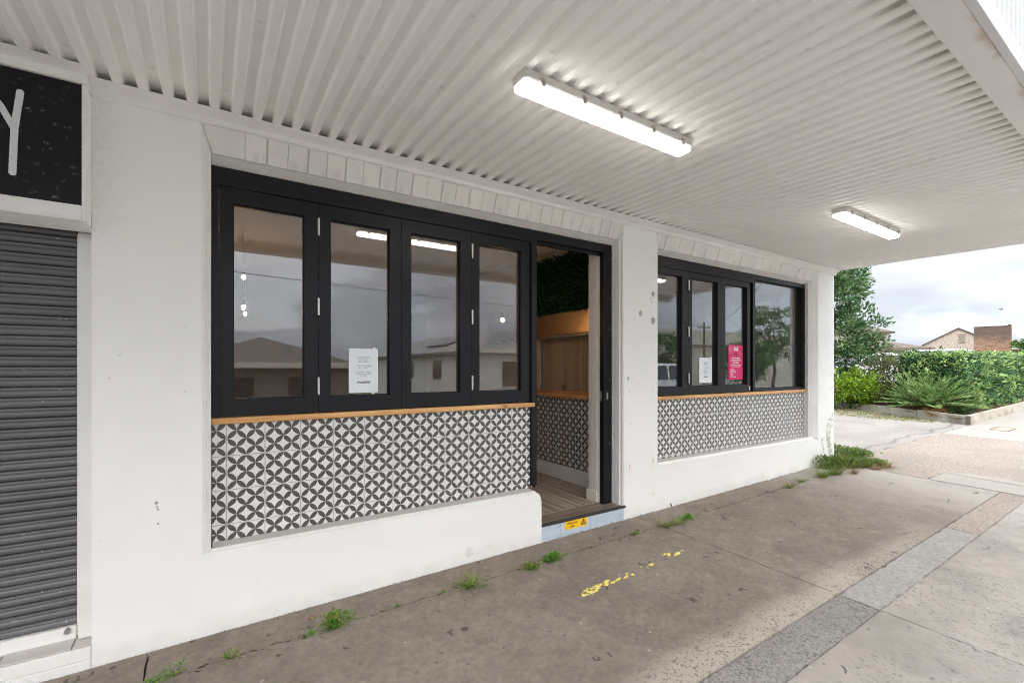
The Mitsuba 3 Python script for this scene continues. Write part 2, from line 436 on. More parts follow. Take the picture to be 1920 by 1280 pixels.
mat('brick_old', proc(f_brick), .9)
mat('roof_brown', proc(lambda p, n, uv: mi.Color3f(.16, .125, .10) * (.75 + .5 * noise(p.x * 4, p.y * 4, p.z * 9))), .8)
mat('roof_iron', proc(lambda p, n, uv: mi.Color3f(.085, .070, .060) * (.86 + .28 * smoothstep(.3, .7, dr.abs(2 * (p.x / .19 - dr.floor(p.x / .19)) - 1)))), .6)
mat('roof_grey', proc(lambda p, n, uv: mi.Color3f(.19, .19, .185) * (.85 + .3 * smoothstep(.3, .7, dr.abs(2 * (p.x / .76 - dr.floor(p.x / .76)) - 1)))), .6)
mat('fascia_cream', (.66, .60, .50), .6)
mat('wall_brown', (.23, .19, .16), .85)
mat('weatherboard', proc(lambda p, n, uv: mi.Color3f(.72, .71, .67) * (.72 + .28 * smoothstep(.0, .25, p.z / .16 - dr.floor(p.z / .16)))), .7)
mat('shed_cream', (.66, .62, .54), .7)
mat('dark_window', (.03, .033, .038), .12)
mat('car_white', (.82, .83, .85), .22, clearcoat=.8)
mat('tyre', (.025, .025, .026), .8)
mat('wheel_rim', (.5, .5, .52), .3, metallic=.9)
mat('lamp_red', (.35, .02, .02), .25)
mat('hill_green', (.13, .17, .16), .95)
mat('wire', (.03, .03, .03), .6)
mat('pole_wood', (.16, .13, .10), .9)
mat('solar', (.02, .025, .045), .12)
mat('hedge_wall_back', (.018, .048, .021), .9)
mat('rust_iron', (.20, .12, .08), .8)
mat('manhole_conc', (.40, .33, .27), .9)
mat('feather', (.05, .05, .05), .8)

# ------------------------------------------------------------------ ground
def terr(X, Y):
    return G(X, Y) - 0.06


gx = np.concatenate([np.linspace(-900, -40, 12), np.linspace(-30, 70, 60), np.linspace(90, 1500, 16)])
gy = np.concatenate([np.linspace(-900, -40, 12), np.linspace(-30, -16.2, 8), [-16.0, -12, -8, -4.75], np.linspace(-4.6, 20, 30), np.linspace(30, 1200, 14)])
X, Y = np.meshgrid(gx, gy, indexing='ij')
V = np.stack([X, Y, terr(X, Y)], -1).reshape(-1, 3)
ny = len(gy)
i, j = np.meshgrid(np.arange(len(gx) - 1), np.arange(ny - 1), indexing='ij')
a = i * ny + j
F = np.concatenate([np.stack([a, a + ny, a + ny + 1], -1).reshape(-1, 3), np.stack([a, a + ny + 1, a + 1], -1).reshape(-1, 3)])
struct('ground', trimesh.Trimesh(V, F, process=False), 'verge_grass', label='grassy ground under and around everything')
struct('road', grid(-60, 90, -14.0, -4.82, 80, 12, lambda X, Y: G(X, Y) - 0.03), 'road_asphalt', label='asphalt street across from the shop')
kerb = drape(rect(-40, -4.82, 70, -4.64), 0.0, 0.3, lambda x, y: G(x, y * 0 - 4.6))
struct('kerb', kerb, 'concrete_pale', label='pale concrete kerb along the street')

# footpath slabs, with open joints over dark soil
fp = 'footpath'
scene[fp] = mikit.ply(drape(rect(-22.3, -4.62, 7.465, -0.02), -0.035, 0.03), 'soil_dark')
labels[fp] = {'kind': 'structure', 'label': 'concrete footpath in slabs under the awning', 'category': 'footpath'}
xs = [-22.3, -18.62, -14.95, -11.29, -7.62, -3.945, -0.265, 3.41, 7.462]
sd = 0
for x0, x1 in zip(xs[:-1], xs[1:]):
    j = .004 if x0 > -3 else .006
    for (y0, y1) in ((-.428, -.142), (-1.832, -.434), (-4.6, -2.064)):
        sd += 1
        part('slab', fp, drape(rough(rect(x0 + j, y0, x1 - j, y1 - (.006 if y1 > -.2 else 0)), .05, .0016, sd), 0.0, 0.06), 'concrete')
for x0, x1, m in ((-22.3, -15, 'patch_dark'), (-14.99, -7.61, 'patch_dark'), (-7.6, -3.95, 'patch_dark'), (-3.94, -.27, 'patch_dark'), (-.26, 3.405, 'patch_dark'), (3.417, 5.535, 'patch_grey'), (5.545, 7.458, 'aggregate')):
    sd += 1
    part('slab', fp, drape(rough(rect(x0, -2.058, x1, -1.842), .05, .0018, sd), -0.002, 0.06), m)

# driveway, crossover and the pale path beyond it
dv = struct('driveway', drape(rough(rect(7.475, -.20, 15.2, 14.0), .12, .012, 91), -.004, .05), 'asphalt_old', label='worn asphalt driveway beside the shop')
co = struct('crossover', drape(rough(sg.Polygon([(7.47, -1.20), (8.05, -1.22), (7.98, -2.0), (7.9, -4.6), (12.0, -4.6), (12.02, -.215), (7.47, -.215)]), .1, .004, 92), .001, .05), 'aggregate', label='pinkish exposed aggregate driveway crossover')
part('slab', co, drape(rough(sg.Polygon([(7.475, -1.21), (8.045, -1.23), (7.97, -2.0), (7.89, -4.6), (7.475, -4.6)]), .1, .002, 93), .003, .05), 'concrete_pale')
part('strip', co, drape(rough(sg.Polygon([(8.05, -1.25), (8.25, -1.45), (8.2, -4.6), (7.91, -4.6)]), .1, .006, 94), .005, .05), 'concrete_pale')
sp = struct('side_path', drape(rect(12.03, -4.6, 40, -.2), -.03, .03), 'soil_dark', label='pale concrete path past the garden bed')
for x0, x1 in zip([12.035, 15.3, 18.6, 22.0, 25.6, 30], [15.29, 18.59, 21.99, 25.59, 29.99, 40]):
    part('slab', sp, drape(rough(rect(x0, -4.6, x1, -.215), .15, .003, int(x0)), .001, .05), 'concrete_pale')

# manhole cover in the pale path
t = thing('manhole_cover', 'small rectangular utility cover set in the pale path by the garden bed', 'manhole cover')
mhp = sg.Polygon([(13.40, -.60), (14.12, -.60), (14.02, -.89), (13.38, -.89)])
part('frame', t, drape(mhp.difference(mhp.buffer(-.03)), .006, .03), 'rust_iron')
part('lid', t, drape(mhp.buffer(-.036), .004, .03), 'manhole_conc')

# small iron cap in the strip beside the wall
single('iron_cap', 'small round rusty iron cap in the footpath beside the wall base', 'cap', drape(sg.Point(.50, -.27).buffer(.024), .004, .02), 'rust_iron')

# yellow paint worn off the footpath
pm = []
r = np.random.default_rng(3)


def blob(cx, cy, rx, ry, rot, n=26, jag=.35):
    w = np.linspace(0, 2 * np.pi, n, endpoint=False)
    k = 1 + jag * (r.random(n) - .5)
    p = affinity.rotate(sg.Polygon(np.stack([rx * k * np.cos(w), ry * k * np.sin(w)], 1)), rot)
    return affinity.translate(p, cx, cy).buffer(0)


pb = [blob(2.085, -.935, .085, .034, 8), blob(2.18, -.915, .04, .012, 10), blob(2.235, -.93, .04, .012, 30), blob(2.265, -.90, .035, .010, 10), blob(2.29, -.935, .02, .012, 0), blob(2.35, -.925, .034, .010, 12),
      blob(2.42, -.93, .03, .007, 15), blob(2.49, -.93, .012, .016, 60), blob(2.46, -.90, .02, .006, 20), blob(2.72, -.90, .026, .013, 0), blob(2.63, -.885, .006, .006, 0), blob(2.66, -.915, .006, .006, 0),
      blob(2.97, -.86, .035, .012, 30), blob(3.03, -.89, .05, .016, 15), blob(2.95, -.84, .03, .006, 0), blob(3.12, -.87, .010, .012, 20)]
k = struct('painted_marking', drape(unary_union(pb).difference(unary_union([sg.Point(2.0 + 1.15 * r.random(), -1.0 + .2 * r.random()).buffer(.003 + .011 * r.random() ** 2, 3) for _ in range(230)])), .0035, .003), 'yellow_paint', label='worn yellow paint patches on the footpath')

# ------------------------------------------------------------------ the cafe building
cb = thing('cafe_building', 'white painted single storey corner cafe with black bifold windows and patterned tiles', 'building')
YW = -.14
wall = sg.Polygon([(-.49, -.35), (7.56, -.35), (7.56, 2.893), (-.49, 2.893)])
op1 = sg.Polygon([(-.04, .533), (2.235, .533), (2.262, .515), (2.277, .48), (2.281, .42), (2.283, .24), (2.284, -.5), (3.262, -.5), (3.24, .24), (3.235, 3.0), (-.04, 3.0)])
op2 = sg.Polygon([(3.71, .585), (6.99, .578), (7.075, .545), (7.075, 3.0), (3.71, 3.0)])
shell = ext_xz(wall.difference(op1).difference(op2), YW, -.06)
shell2 = ext_xz(sg.box(-.49, -.35, 7.56, 2.893).difference(sg.box(-.043, .40, 2.30, 3).union(sg.box(2.30, -.5, 3.24, 3))).difference(sg.box(3.705, .45, 7.08, 3)), -.0605, .12)
side = cat(box(7.40, 7.56, .121, 9.0, -.3, 4.6), box(-.49, 7.56, .0, .16, 3.06, 4.6), box(-.49, -.33, .161, 9, -.3, 4.6), box(-.32, 7.39, 8.8, 9.0, -.3, 4.6))
part('wall', cb, cat(shell, shell2, side), 'wall_paint', smooth=30)
part('roof', cb, box(-.32, 7.39, .17, 8.79, 4.2, 4.3), 'roof_grey')

# reveals: sloping head course of bricks, trims, jambs, sills
def head_course(xa0, xb0, xb1, xa1, joints, wide, faint):
    ya, za, yb, zb = YW, 2.893, -.088, 2.757
    hold = part('lintel', cb, ext_yz([(ya, za + .003), (ya + .004, za - .005), (yb + .006, zb - .004), (yb + .06, zb + .02), (yb + .06, za + .003)], min(xa0, xb0), max(xa1, xb1)), 'joint_dark')
    nrm = np.array([0, -(za - zb), -(yb - ya)])
    nrm /= np.linalg.norm(nrm)
    xs = [None] + list(joints) + [None]
    for q in range(len(xs) - 1):
        j0, j1 = xs[q], xs[q + 1]
        g0 = (wide if (q % 2 == 0 or not faint) else .0012) / 2
        g1 = (wide if (q % 2 == 1 or not faint) else .0012) / 2
        tl = xa0 + .004 if j0 is None else j0 + g0
        bl = xb0 + .004 if j0 is None else j0 + g0
        tr = xa1 - .004 if j1 is None else j1 - g1
        br = xb1 - .004 if j1 is None else j1 - g1
        h = .006 + (.003 if q % 2 else 0) + .002 * rng.random()
        c = .003
        A0 = np.array([[bl, yb, zb], [br, yb, zb], [tr, ya, za], [tl, ya, za]])
        up = np.array([0, ya - yb, za - zb]) / np.hypot(ya - yb, za - zb)
        ins = np.array([[c, 1], [-c, 1], [-c, -1], [c, -1]])
        tip = np.array([[p[0] + s[0], *(p[1:] + s[1] * c * up[1:])] for p, s in zip(A0, ins)]) + nrm * h
        mid = A0 + nrm * (h - c)
        Vx = np.vstack([A0 - nrm * .01, mid, tip])
        part('lintel__brick', cb, trimesh.convex.convex_hull(Vx), 'head_brick')
    for a_, b_ in ((xa0, xb0), (xa1, xb1)):
        s_ = -1 if b_ > a_ else 1
        e_ = .0006 * s_
        Pm = [(a_ + e_ - s_ * .0, ya + .0015, za), (a_ + e_, .02, za), (a_ + e_, ya + .0015, zb), (a_ + e_, .02, zb), (b_ - s_ * .002, yb, zb), (b_ - s_ * .002, .02, zb)]
        part('jamb_trim', cb, trimesh.convex.convex_hull(np.array(Pm)), 'white_trim')
    # soffit board under the course
    part('head_trim', cb, ext_yz([(yb, zb - .0045), (yb + .02, zb + .001), (.06, zb), (.06, 2.722), (-.003, 2.722)], xb0, xb1), 'white_trim')


j1 = []
maj = [.17 + .2235 * q for q in range(14)]
for m in maj[:-1]:
    j1 += [m, m + .112]
j1 = [x for x in j1 + [maj[-1]] if x < 3.16]
head_course(-.04, .006, 3.212, 3.235, j1, .009, True)
head_course(3.71, 3.76, 6.958, 7.075, [3.86 + .2255 * q for q in range(14) if 3.86 + .2255 * q < 6.9], .008, False)


def jamb(sec, z0, z1):
    part('jamb_trim', cb, ext_xy(sg.Polygon(sec), z0, z1), 'white_trim')


jamb([(-.04, -.1385), (-.030, -.1385), (-.028, -.128), (-.019, -.126), (-.017, -.112), (-.006, -.108), (-.004, -.096), (.0045, -.092), (.0045, .05), (-.04, .05)], .535, 2.756)
jamb([(3.2345, -.1385), (3.2345, .05), (3.216, .05), (3.216, -.074), (3.222, -.078), (3.222, -.088), (3.213, -.092), (3.213, -.106), (3.224, -.112), (3.226, -.1385)], .255, 2.756)
jamb([(7.0745, -.1385), (7.0745, .05), (6.985, .05), (6.985, -.045), (6.972, -.047), (6.972, -.062), (6.99, -.068), (7.005, -.088), (7.05, -.125), (7.066, -.1385)], .585, 2.756)
jamb([(3.7105, -.1385), (3.72, -.1385), (3.765, -.09), (3.765, .05), (3.7105, .05)], .585, 2.756)


# the ledge under the tiles and its moulded lip
def ledge(x0, x1, z):
    part('ledge', cb, ext_yz([(-.094, z), (.02, z + .004), (.02, z - .06), (-.094, z - .06)], x0 + .006, x1), 'ledge_tile')
    part('ledge_lip', cb, ext_yz([(-.1392, z - .036), (-.132, z - .030), (-.122, z - .026), (-.119, z - .012), (-.108, z + .001), (-.0945, z + .002), (-.0945, z - .05), (-.1392, z - .05)], x0, x1), 'white_trim')


ledge(.005, 2.243, .538)
ledge(3.766, 6.984, .600)


# tiled panels
def tile_panel(name, u0, u1, z0, z1, ju, jz, face, plane, facing, parent=cb):
    """facing 'y': tiles on the plane y = plane; facing 'x': on x = plane."""
    g = .0038
    back = box(u0, u1, plane + .004, plane + .02, z0, z1) if facing == 'y' else box(plane + .004, plane + .02, u0, u1, z0, z1)
    h = part(name, parent, back, 'grout')
    us = [u0] + [u for u in ju if u0 + .012 < u < u1 - .012] + [u1]
    zs = [z0] + [z for z in jz if z0 + .012 < z < z1 - .012] + [z1]
    for a, b in zip(us[:-1], us[1:]):
        for c, d in zip(zs[:-1], zs[1:]):
            o = .0008 * rng.random()
            e = g / 2
            p = plane + o
            m = cbox(a + e, b - e, p, p + .009, c + e, d - e, .0015) if facing == 'y' else cbox(p, p + .009, a + e, b - e, c + e, d - e, .0015)
            v = m.vertices
            uu = v[:, 0] if facing == 'y' else v[:, 1]
            uv = np.stack([(uu - ju[0]) / .2, (v[:, 2] - jz[0]) / .2], 1)
            part(name + '__tile', parent, m, 'pattern_tile', uv=uv)
    return h


JZ = [.435 + .2 * q for q in range(5)]
tile_panel('tile_panel', .0065, 2.299, .541, 1.224, [-.119 + .2 * q for q in range(13)], JZ, 0, 0.0, 'y')
tile_panel('tile_panel_001', 3.72, 7.0, .604, 1.219, [3.68 + .2 * q for q in range(18)], [.4255 + .2 * q for q in range(5)], 0, 0.0, 'y')

# timber sills
part('sill', cb, cbox(.006, 2.296, -.030, .06, 1.2255, 1.2605, .003), 'sill_timber')
part('sill', cb, cbox(3.712, 7.022, -.030, .06, 1.2205, 1.2555, .003), 'sill_timber')


# windows
def sash(parent, x0, x1, z0, z1, gx0, gx1, gz0, gz1):
    outer = rect(x0, z0, x1, z1)
    hole = rect(gx0, gz0, gx1, gz1)
    part('sash', parent, ext_xz(outer.difference(hole), -.004, .052), 'black_frame')
    bead = rect(gx0 + .0003, gz0 + .0003, gx1 - .0003, gz1 - .0003)
    part('bead', parent, ext_xz(bead.difference(bead.buffer(-.006, join_style=2)), .022, .045), 'black_frame')
    m = grid(gx0 + .002, gx1 - .002, gz0 + .002, gz1 - .002, 2, 2, lambda X, Y: X * 0)
    v = m.vertices.copy()
    m.vertices = np.stack([v[:, 0], v[:, 2] + .034, v[:, 1]], 1)
    part('pane', parent, m, 'glass')


def hinge(parent, x, z):
    ks = []
    for a, b in ((-.052, -.028), (-.025, .025), (.028, .052)):
        ks.append(cyl([x, -.012, z + a], [x, -.012, z + b], .0085, 12))
    ks.append(cyl([x, -.012, z - .057], [x, -.012, z + .057], .0055, 10))
    part('hinge', parent, cat(ks), 'steel', smooth=40)


w1 = cb + '__bifold_window'
fr = unary_union([rect(.006, 1.262, .043, 2.72), rect(.043, 2.616, 2.2635, 2.72), rect(2.2635, .56, 2.327, 2.72), rect(2.327, 2.645, 3.107, 2.72)])
scene[w1] = mikit.ply(cat(ext_xz(fr, -.012, .075), ext_xz(rect(3.1075, .262, 3.214, 2.72), -.012, .040)), 'black_frame')
part('bead', w1, cat(ext_xz(rect(2.3275, .53, 2.338, 2.64), .02, .06), ext_xz(rect(2.339, 2.618, 3.106, 2.6445), .03, .06), ext_xz(rect(2.266, .56, 2.282, 2.61), -.022, -.0125)), 'black_frame')
for (x0, x1, g0, g1) in ((.046, .5845, .113, .503), (.5875, 1.1405, .662, 1.057), (1.1435, 1.7055, 1.214, 1.608), (1.7085, 2.2605, 1.775, 2.173)):
    sash(w1, x0, x1, 1.266, 2.612, g0, g1, 1.366, 2.524)
for x in (.586, 1.707):
    for z in (2.46, 1.947, 1.437):
        hinge(w1, x, z)
part('strike_plate', w1, cat(cbox(3.1055, 3.1075, .012, .034, 1.24, 1.335, .0008), cbox(3.146, 3.164, -.0145, -.0115, 1.255, 1.32, .001)), 'dull_metal')
for z in (2.58, 2.206, 1.92, 1.438, .832, .5):
    part('screw', w1, cyl([3.185, -.0155, z], [3.185, -.011, z], .005, 10), 'dull_metal')

w2 = cb + '__bifold_window_001'
fr = unary_union([rect(3.72, 1.257, 3.765, 2.72), rect(3.765, 2.612, 5.66, 2.72), rect(5.66, 1.257, 5.712, 2.72), rect(5.712, 2.668, 6.945, 2.72), rect(5.712, 1.257, 6.945, 1.29), rect(6.945, 1.257, 6.984, 2.72)])
scene[w2] = mikit.ply(ext_xz(fr, -.012, .075), 'black_frame')
for (x0, x1, g0, g1) in ((3.768, 4.3885, 3.84, 4.285), (4.3915, 5.008, 4.455, 4.938), (5.011, 5.61, 5.085, 5.55)):
    sash(w2, x0, x1, 1.262, 2.608, g0, g1, 1.352, 2.545)
part('stop', w2, ext_xz(rect(5.6125, 1.262, 5.6595, 2.608), .02, .06), 'black_frame')
part('bead', w2, ext_xz(rect(5.7125, 1.2905, 6.9445, 2.6675).difference(rect(5.722, 1.30, 6.935, 2.658)), .03, .06), 'black_frame')
m = grid(5.715, 6.942, 1.293, 2.665, 2, 2, lambda X, Y: X * 0)
v = m.vertices.copy()
m.vertices = np.stack([v[:, 0], v[:, 2] + .045, v[:, 1]], 1)
part('pane', w2, m, 'glass')
for z in (2.46, 1.95, 1.44):
    hinge(w2, 4.39, z)
part('latch', w2, cat(cbox(5.575, 5.6, -.012, -.003, 1.275, 1.33, .002)), 'steel')

# doorway: post, threshold, riser tiles
part('door_post', cb, cat(cbox(3.109, 3.2, .0415, .20, .262, 2.68, .004), cbox(3.103, 3.1088, .075, .165, .40, 2.68, .002)), 'inner_post')
part('door_post', cb, cbox(3.094, 3.1085, .07, .215, .268, .375, .003), 'inner_post')
ds = part('doorstep', cb, cat(box(2.286, 3.238, -.118, .34, -.1, .252)), 'soil_dark')
part('doorstep__tread', cb, cbox(2.286, 3.238, -.128, .055, .2525, .266, .003), 'tread_wood')
part('doorstep__nosing', cb, ext_yz([(-.145, .2445), (-.145, .262), (-.139, .268), (-.1285, .2685), (-.1285, .2445)], 2.286, 3.262), 'black_rubber')
part('doorstep__nosing_strip', cb, cbox(2.286, 3.238, .056, .064, .2525, .2705, .001), 'dull_metal')
for x0, x1 in ((2.288, 2.484), (2.487, 2.824), (2.827, 3.259)):
    part('doorstep__riser_tile', cb, cbox(x0, x1, -.134, -.119, .03, .2435, .0015), 'riser_tile')

# interior: floor planks, walls, ceiling
fl = part('floor', cb, cat(box(-.32, 3.40, .06, 8.7, .14, .249), box(3.56, 7.39, .13, 8.7, .14, .249)), 'soil_dark')
for q in range(25):
    x0 = -.32 + .149 * q
    part('floor__plank', cb, cbox(x0, min(x0 + .147, 3.398), .066, 5.0, .2495, .2675 + .0006 * (q % 2), .002), 'floor_plank')
part('ceiling', cb, cat(box(-.32, 3.40, .125, 5.1, 3.0, 3.05), box(3.56, 7.39, .125, 5.1, 3.0, 3.05)), 'inner_ceiling')
part('cornice', cb, ext_xy(sg.Polygon([(3.398, .13), (3.398, 5.0), (3.32, 5.0), (3.32, .13)]), 2.94, 2.999), 'inner_ceiling')
part('partition', cb, cat(box(3.42, 3.55, .125, 5.1, .25, 1.27), box(3.42, 3.55, .125, 5.1, 1.92, 3.0), box(3.42, 3.55, 1.56, 5.1, 1.2705, 1.9195), box(3.42, 3.55, .125, .40, 1.2705, 1.9195)), 'inner_wall')
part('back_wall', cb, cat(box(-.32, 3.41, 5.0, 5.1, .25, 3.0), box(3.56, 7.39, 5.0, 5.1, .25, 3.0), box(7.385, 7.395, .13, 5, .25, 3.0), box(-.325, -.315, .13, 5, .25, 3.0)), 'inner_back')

# ------------------------------------------------------------------ counter and fittings inside the doorway
ct = thing('service_counter', 'patterned tile service counter with timber top inside the open doorway', 'counter')
tile_panel('tile_panel', .16, 3.0, .43, 1.215, [.02 + .2 * q for q in range(16)], [.415 + .2 * q for q in range(6)], 0, 3.398, 'x', parent=ct)
part('kickboard', ct, cbox(3.392, 3.42, .13, 3.0, .268, .4295, .003), 'white_trim')
part('countertop', ct, cbox(3.345, 3.56, .13, 3.0, 1.2155, 1.262, .004), 'counter_timber')
part('hatch_frame', ct, cat(cbox(3.396, 3.42, 1.43, 1.56, 1.263, 1.935, .003), cbox(3.40, 3.42, .2, 1.429, 1.263, 1.292, .003)), 'counter_timber')
part('back_panel', ct, box(3.56, 3.575, .2, 1.56, 1.2705, 1.92), 'panel_brown')
hd = thing('range_hood', 'copper coloured metal range hood front under the leafy wall panel', 'range hood')
part('front', hd, cbox(3.36, 3.415, .2, 1.55, 1.935, 2.185, .004), 'hood_metal')
part('front', hd, cbox(3.375, 3.415, 1.553, 2.6, 1.935, 2.185, .004), 'hood_metal')
part('shelf', hd, cbox(3.352, 3.415, .2, 2.6, 1.905, 1.932, .003), 'dull_metal')


def leaves(P, D, size, col, fold=.25, wid=.42, jit=.8, r=None):
    """One folded rhombus per point: P base points, D outward directions."""
    n = len(P)
    d = D + r.normal(0, jit, (n, 3))
    d /= np.linalg.norm(d, axis=1, keepdims=True)
    s = np.cross(d, r.normal(0, 1, (n, 3)))
    s /= np.linalg.norm(s, axis=1, keepdims=True) + 1e-9
    u = np.cross(s, d)
    L = np.broadcast_to(size, (n,))[:, None] * (.7 + .6 * r.random((n, 1)))
    W = L * wid
    tip = P + d * L - u * L * .08
    mid = P + d * L * .48
    a, b = mid + s * W * .5 + u * W * fold, mid - s * W * .5 + u * W * fold
    V = np.stack([P, a, tip, b], 1).reshape(-1, 3)
    k = np.arange(n)[:, None] * 4
    F = np.concatenate([k + [0, 1, 2], k + [0, 2, 3]], 0)
    C = np.repeat(np.clip(col, 0, 1), 4, 0)
    return V, F, C


def pack(L):
    V, F, C, o = [], [], [], 0
    for v, f, c in L:
        V.append(v); F.append(f + o); C.append(c); o += len(v)
    return trimesh.Trimesh(np.vstack(V), np.vstack(F), process=False), np.vstack(C)


def tint(n, cols, r, w=None, v=.25):
    c = np.array(cols)[r.choice(len(cols), n, p=w)]
    return c * (1 + v * (r.random((n, 1)) - .5) * 2)


r = np.random.default_rng(11)
gw = thing('leafy_wall_panel', 'dark green artificial leaf panel above the copper hood inside the doorway', 'wall panel')
part('backing', gw, box(3.395, 3.418, .15, 1.75, 2.19, 2.80), 'hedge_wall_back')
n = 6000
P = np.stack([3.39 - .05 * r.random(n), .15 + 1.6 * r.random(n), 2.18 + .0 * r.random(n)], 1)
top = 2.80 + .05 * meshkit.noise(np.stack([P[:, 1] * 9, P[:, 1] * 0, P[:, 1] * 0], 1))
P[:, 2] = 2.185 + (top - 2.185) * r.random(n)
m, c = pack([leaves(P, np.tile([-.7, 0, .2], (n, 1)), .05, tint(n, [(.02, .055, .022), (.028, .075, .032), (.045, .105, .055)], r, v=.3), r=r)])
part('leaf', gw, m, 'leaf', color=c, kind='stuff')

# pendant lamps
for (x, y, z, lb) in ((.30, 2.5, 2.52, 'highest of the three glowing pendant bulbs seen in the leftmost window pane'), (.285, 2.2, 2.165, 'middle glowing pendant bulb in the leftmost window pane, just above the lowest'),
                      (.37, 3.5, 2.235, 'lowest glowing pendant bulb in the leftmost window pane'), (2.614, 1.0, 2.065, 'lone glowing pendant bulb seen in the fourth window pane near the door')):
    t = thing('pendant_lamp', lb, 'pendant lamp', 'pendant lamps inside the cafe')
    part('cord', t, cyl([x, y, z + .085], [x, y, 3.0], .0016, 6), 'inner_wall')
    part('socket', t, cyl([x, y, z + .0215], [x, y, z + .085], .012, 12), 'pendant_black', smooth=40)
    b = trimesh.creation.icosphere(2, .019)
    b.vertices *= [1, 1, 1.35]
    b.apply_translation([x, y, z])
    k = part('bulb', t, b, 'diffuser', smooth=True)
    scene[k]['emitter'] = {'type': 'area', 'radiance': rgb(10.5, 5.6, 2.3)}

# ------------------------------------------------------------------ notices
def lines_text(items, x0, zt, y, mats):
    pass


def text_on(txt, h, xc, z, y, bold=False, mat_=None, left=None):
    m = meshkit.text_mesh(txt, h, .0008, bold)
    w = m.bounds[1, 0]
    v = m.vertices.copy()
    xo = left if left is not None else xc - w / 2
    m.vertices = np.stack([xo + v[:, 0], y - v[:, 2], z + v[:, 1]], 1)
    return m


NOTE = [("It's with a heavy heart that", 0), ("we announce our", 1), ("permanent closure", 2), ("- OUR LAST DAY OF TRADE", 4), ("WILL BE FRIDAY", 5), ("We thank you for the great", 7), ("love and support over the", 8), ("last 4 years", 9)]


def notice(x0, x1, z0, z1, lb, y=.031):
    t = thing('paper_notice', lb, 'notice', 'white closing notices on the windows')
    part('sheet', t, cbox(x0, x1, y - .0012, y + .0003, z0, z1, .0003), 'paper')
    s = (z1 - z0) / .297
    ms = [text_on(tx, .0058 * s, (x0 + x1) / 2, z1 - (.062 + .0142 * q) * s, y - .0013) for tx, q in NOTE]
    part('print', t, cat(ms + [text_on('Roasted', .0165 * s, (x0 + x1) / 2, z0 + .063 * s, y - .0013, True)]), 'ink')
    part('tape', t, cat(cbox(x1 - .035, x1 - .015, y - .002, y - .0013, z1 - .008, z1 + .008, .0002), cbox(x1 - .045, x1 - .025, y - .002, y - .0013, z0 - .01, z0 + .006, .0002)), 'white_print')


notice(.785, .983, 1.383, 1.685, 'white printed paper notice on the second pane of the larger window left of the doorway')
notice(4.632, 4.872, 1.385, 1.672, 'white printed paper notice on the far window, left of the pink poster')

po = thing('pink_poster', 'tall magenta pink poster with white print on the far window', 'poster')
part('sheet', po, cbox(5.205, 5.505, .0295, .0312, 1.412, 1.832, .0004), 'pink_print')
PX, PZ = 5.355, 1.832
ms = [ext_xz(affinity.translate(sg.Point(0, 0).buffer(.013), PX + dx, PZ - .038), .0286, .0294) for dx in (-.03, .002, .034)]
ms = [ext_xz(sg.Point(PX + dx, PZ - .036).buffer(.015).difference(sg.Point(PX + dx, PZ - .030).buffer(.008)), .0286, .0294) for dx in (-.03, .002, .034)]
ms.append(ext_xz(rect(PX - .042, PZ - .068, PX + .048, PZ - .053), .0286, .0294))
rr = np.random.default_rng(8)


def fake_line(xa, xb, z, h, gap=.004):
    x = xa
    out = []
    while x < xb:
        w = h * (.45 + .5 * rr.random())
        if rr.random() > .13:
            q = rect(x, z, min(x + w, xb + .01), z + h)
            if rr.random() > .4:
                q = q.difference(rect(x + w * .3, z + h * (.35 if rr.random() > .5 else -.1), x + w * .65, z + h * .75))
            out.append(ext_xz(q, .0286, .0294))
        x += w + gap
    return out


for zc, half, h in ((.158, .085, .013), (.186, .105, .013), (.214, .062, .013), (.242, .105, .013)):
    ms += fake_line(PX - half, PX + half, PZ - zc - h / 2, h, .003)
for zc, half, h in ((.262, .11, .004), (.272, .085, .004)):
    ms += fake_line(PX - half, PX + half, PZ - zc, h, .002)
for q, w in enumerate((.085, .1, .105, .05, .09, .11)):
    ms += fake_line(PX - .115, PX - .115 + w, PZ - .300 - .018 * q, .0075, .002)
part('print', po, cat(ms), 'white_print')
part('emblem', po, cat([ext_xz(sg.Point(PX + a, PZ - .105 - b).buffer(.012, 4).difference(sg.Point(PX + a + .004, PZ - .102 - b).buffer(.007, 4)), .0286, .0294) for a, b in ((-.02, 0), (.0, .004), (.012, .014), (.026, .012))]), 'ink')

stk = thing('warning_sticker', 'yellow mind your step sticker on the blue tiled doorstep', 'sticker')
part('sheet', stk, cbox(2.534, 2.788, -.1358, -.1342, .170, .244, .0003), 'sticker_yellow')
tri = sg.Polygon([(2.712, .184), (2.774, .184), (2.743, .236)])
fig = unary_union([sg.Point(2.744, .220).buffer(.0035), sg.LineString([(2.744, .215), (2.741, .204), (2.735, .190)]).buffer(.0022), sg.LineString([(2.741, .204), (2.750, .198), (2.753, .190)]).buffer(.0022), sg.LineString([(2.736, .207), (2.744, .213), (2.751, .209)]).buffer(.0018)])
part('print', stk, cat(text_on('Mind your', .0165, 2.615, .212, -.1359, True), text_on('step', .0165, 2.615, .184, -.1359, True), ext_xz(tri.difference(tri.buffer(-.0065, join_style=2)), -.1367, -.1359), ext_xz(fig, -.1367, -.1359)), 'ink')

# ------------------------------------------------------------------ the awning over the footpath
cn = thing('awning', 'wide cream awning of ribbed metal sheet over the footpath', 'awning')
PITCH = .1007
X0 = -.062


def zs(y):
    return 2.952 + .012 * (y + .17)


r = np.random.default_rng(2)


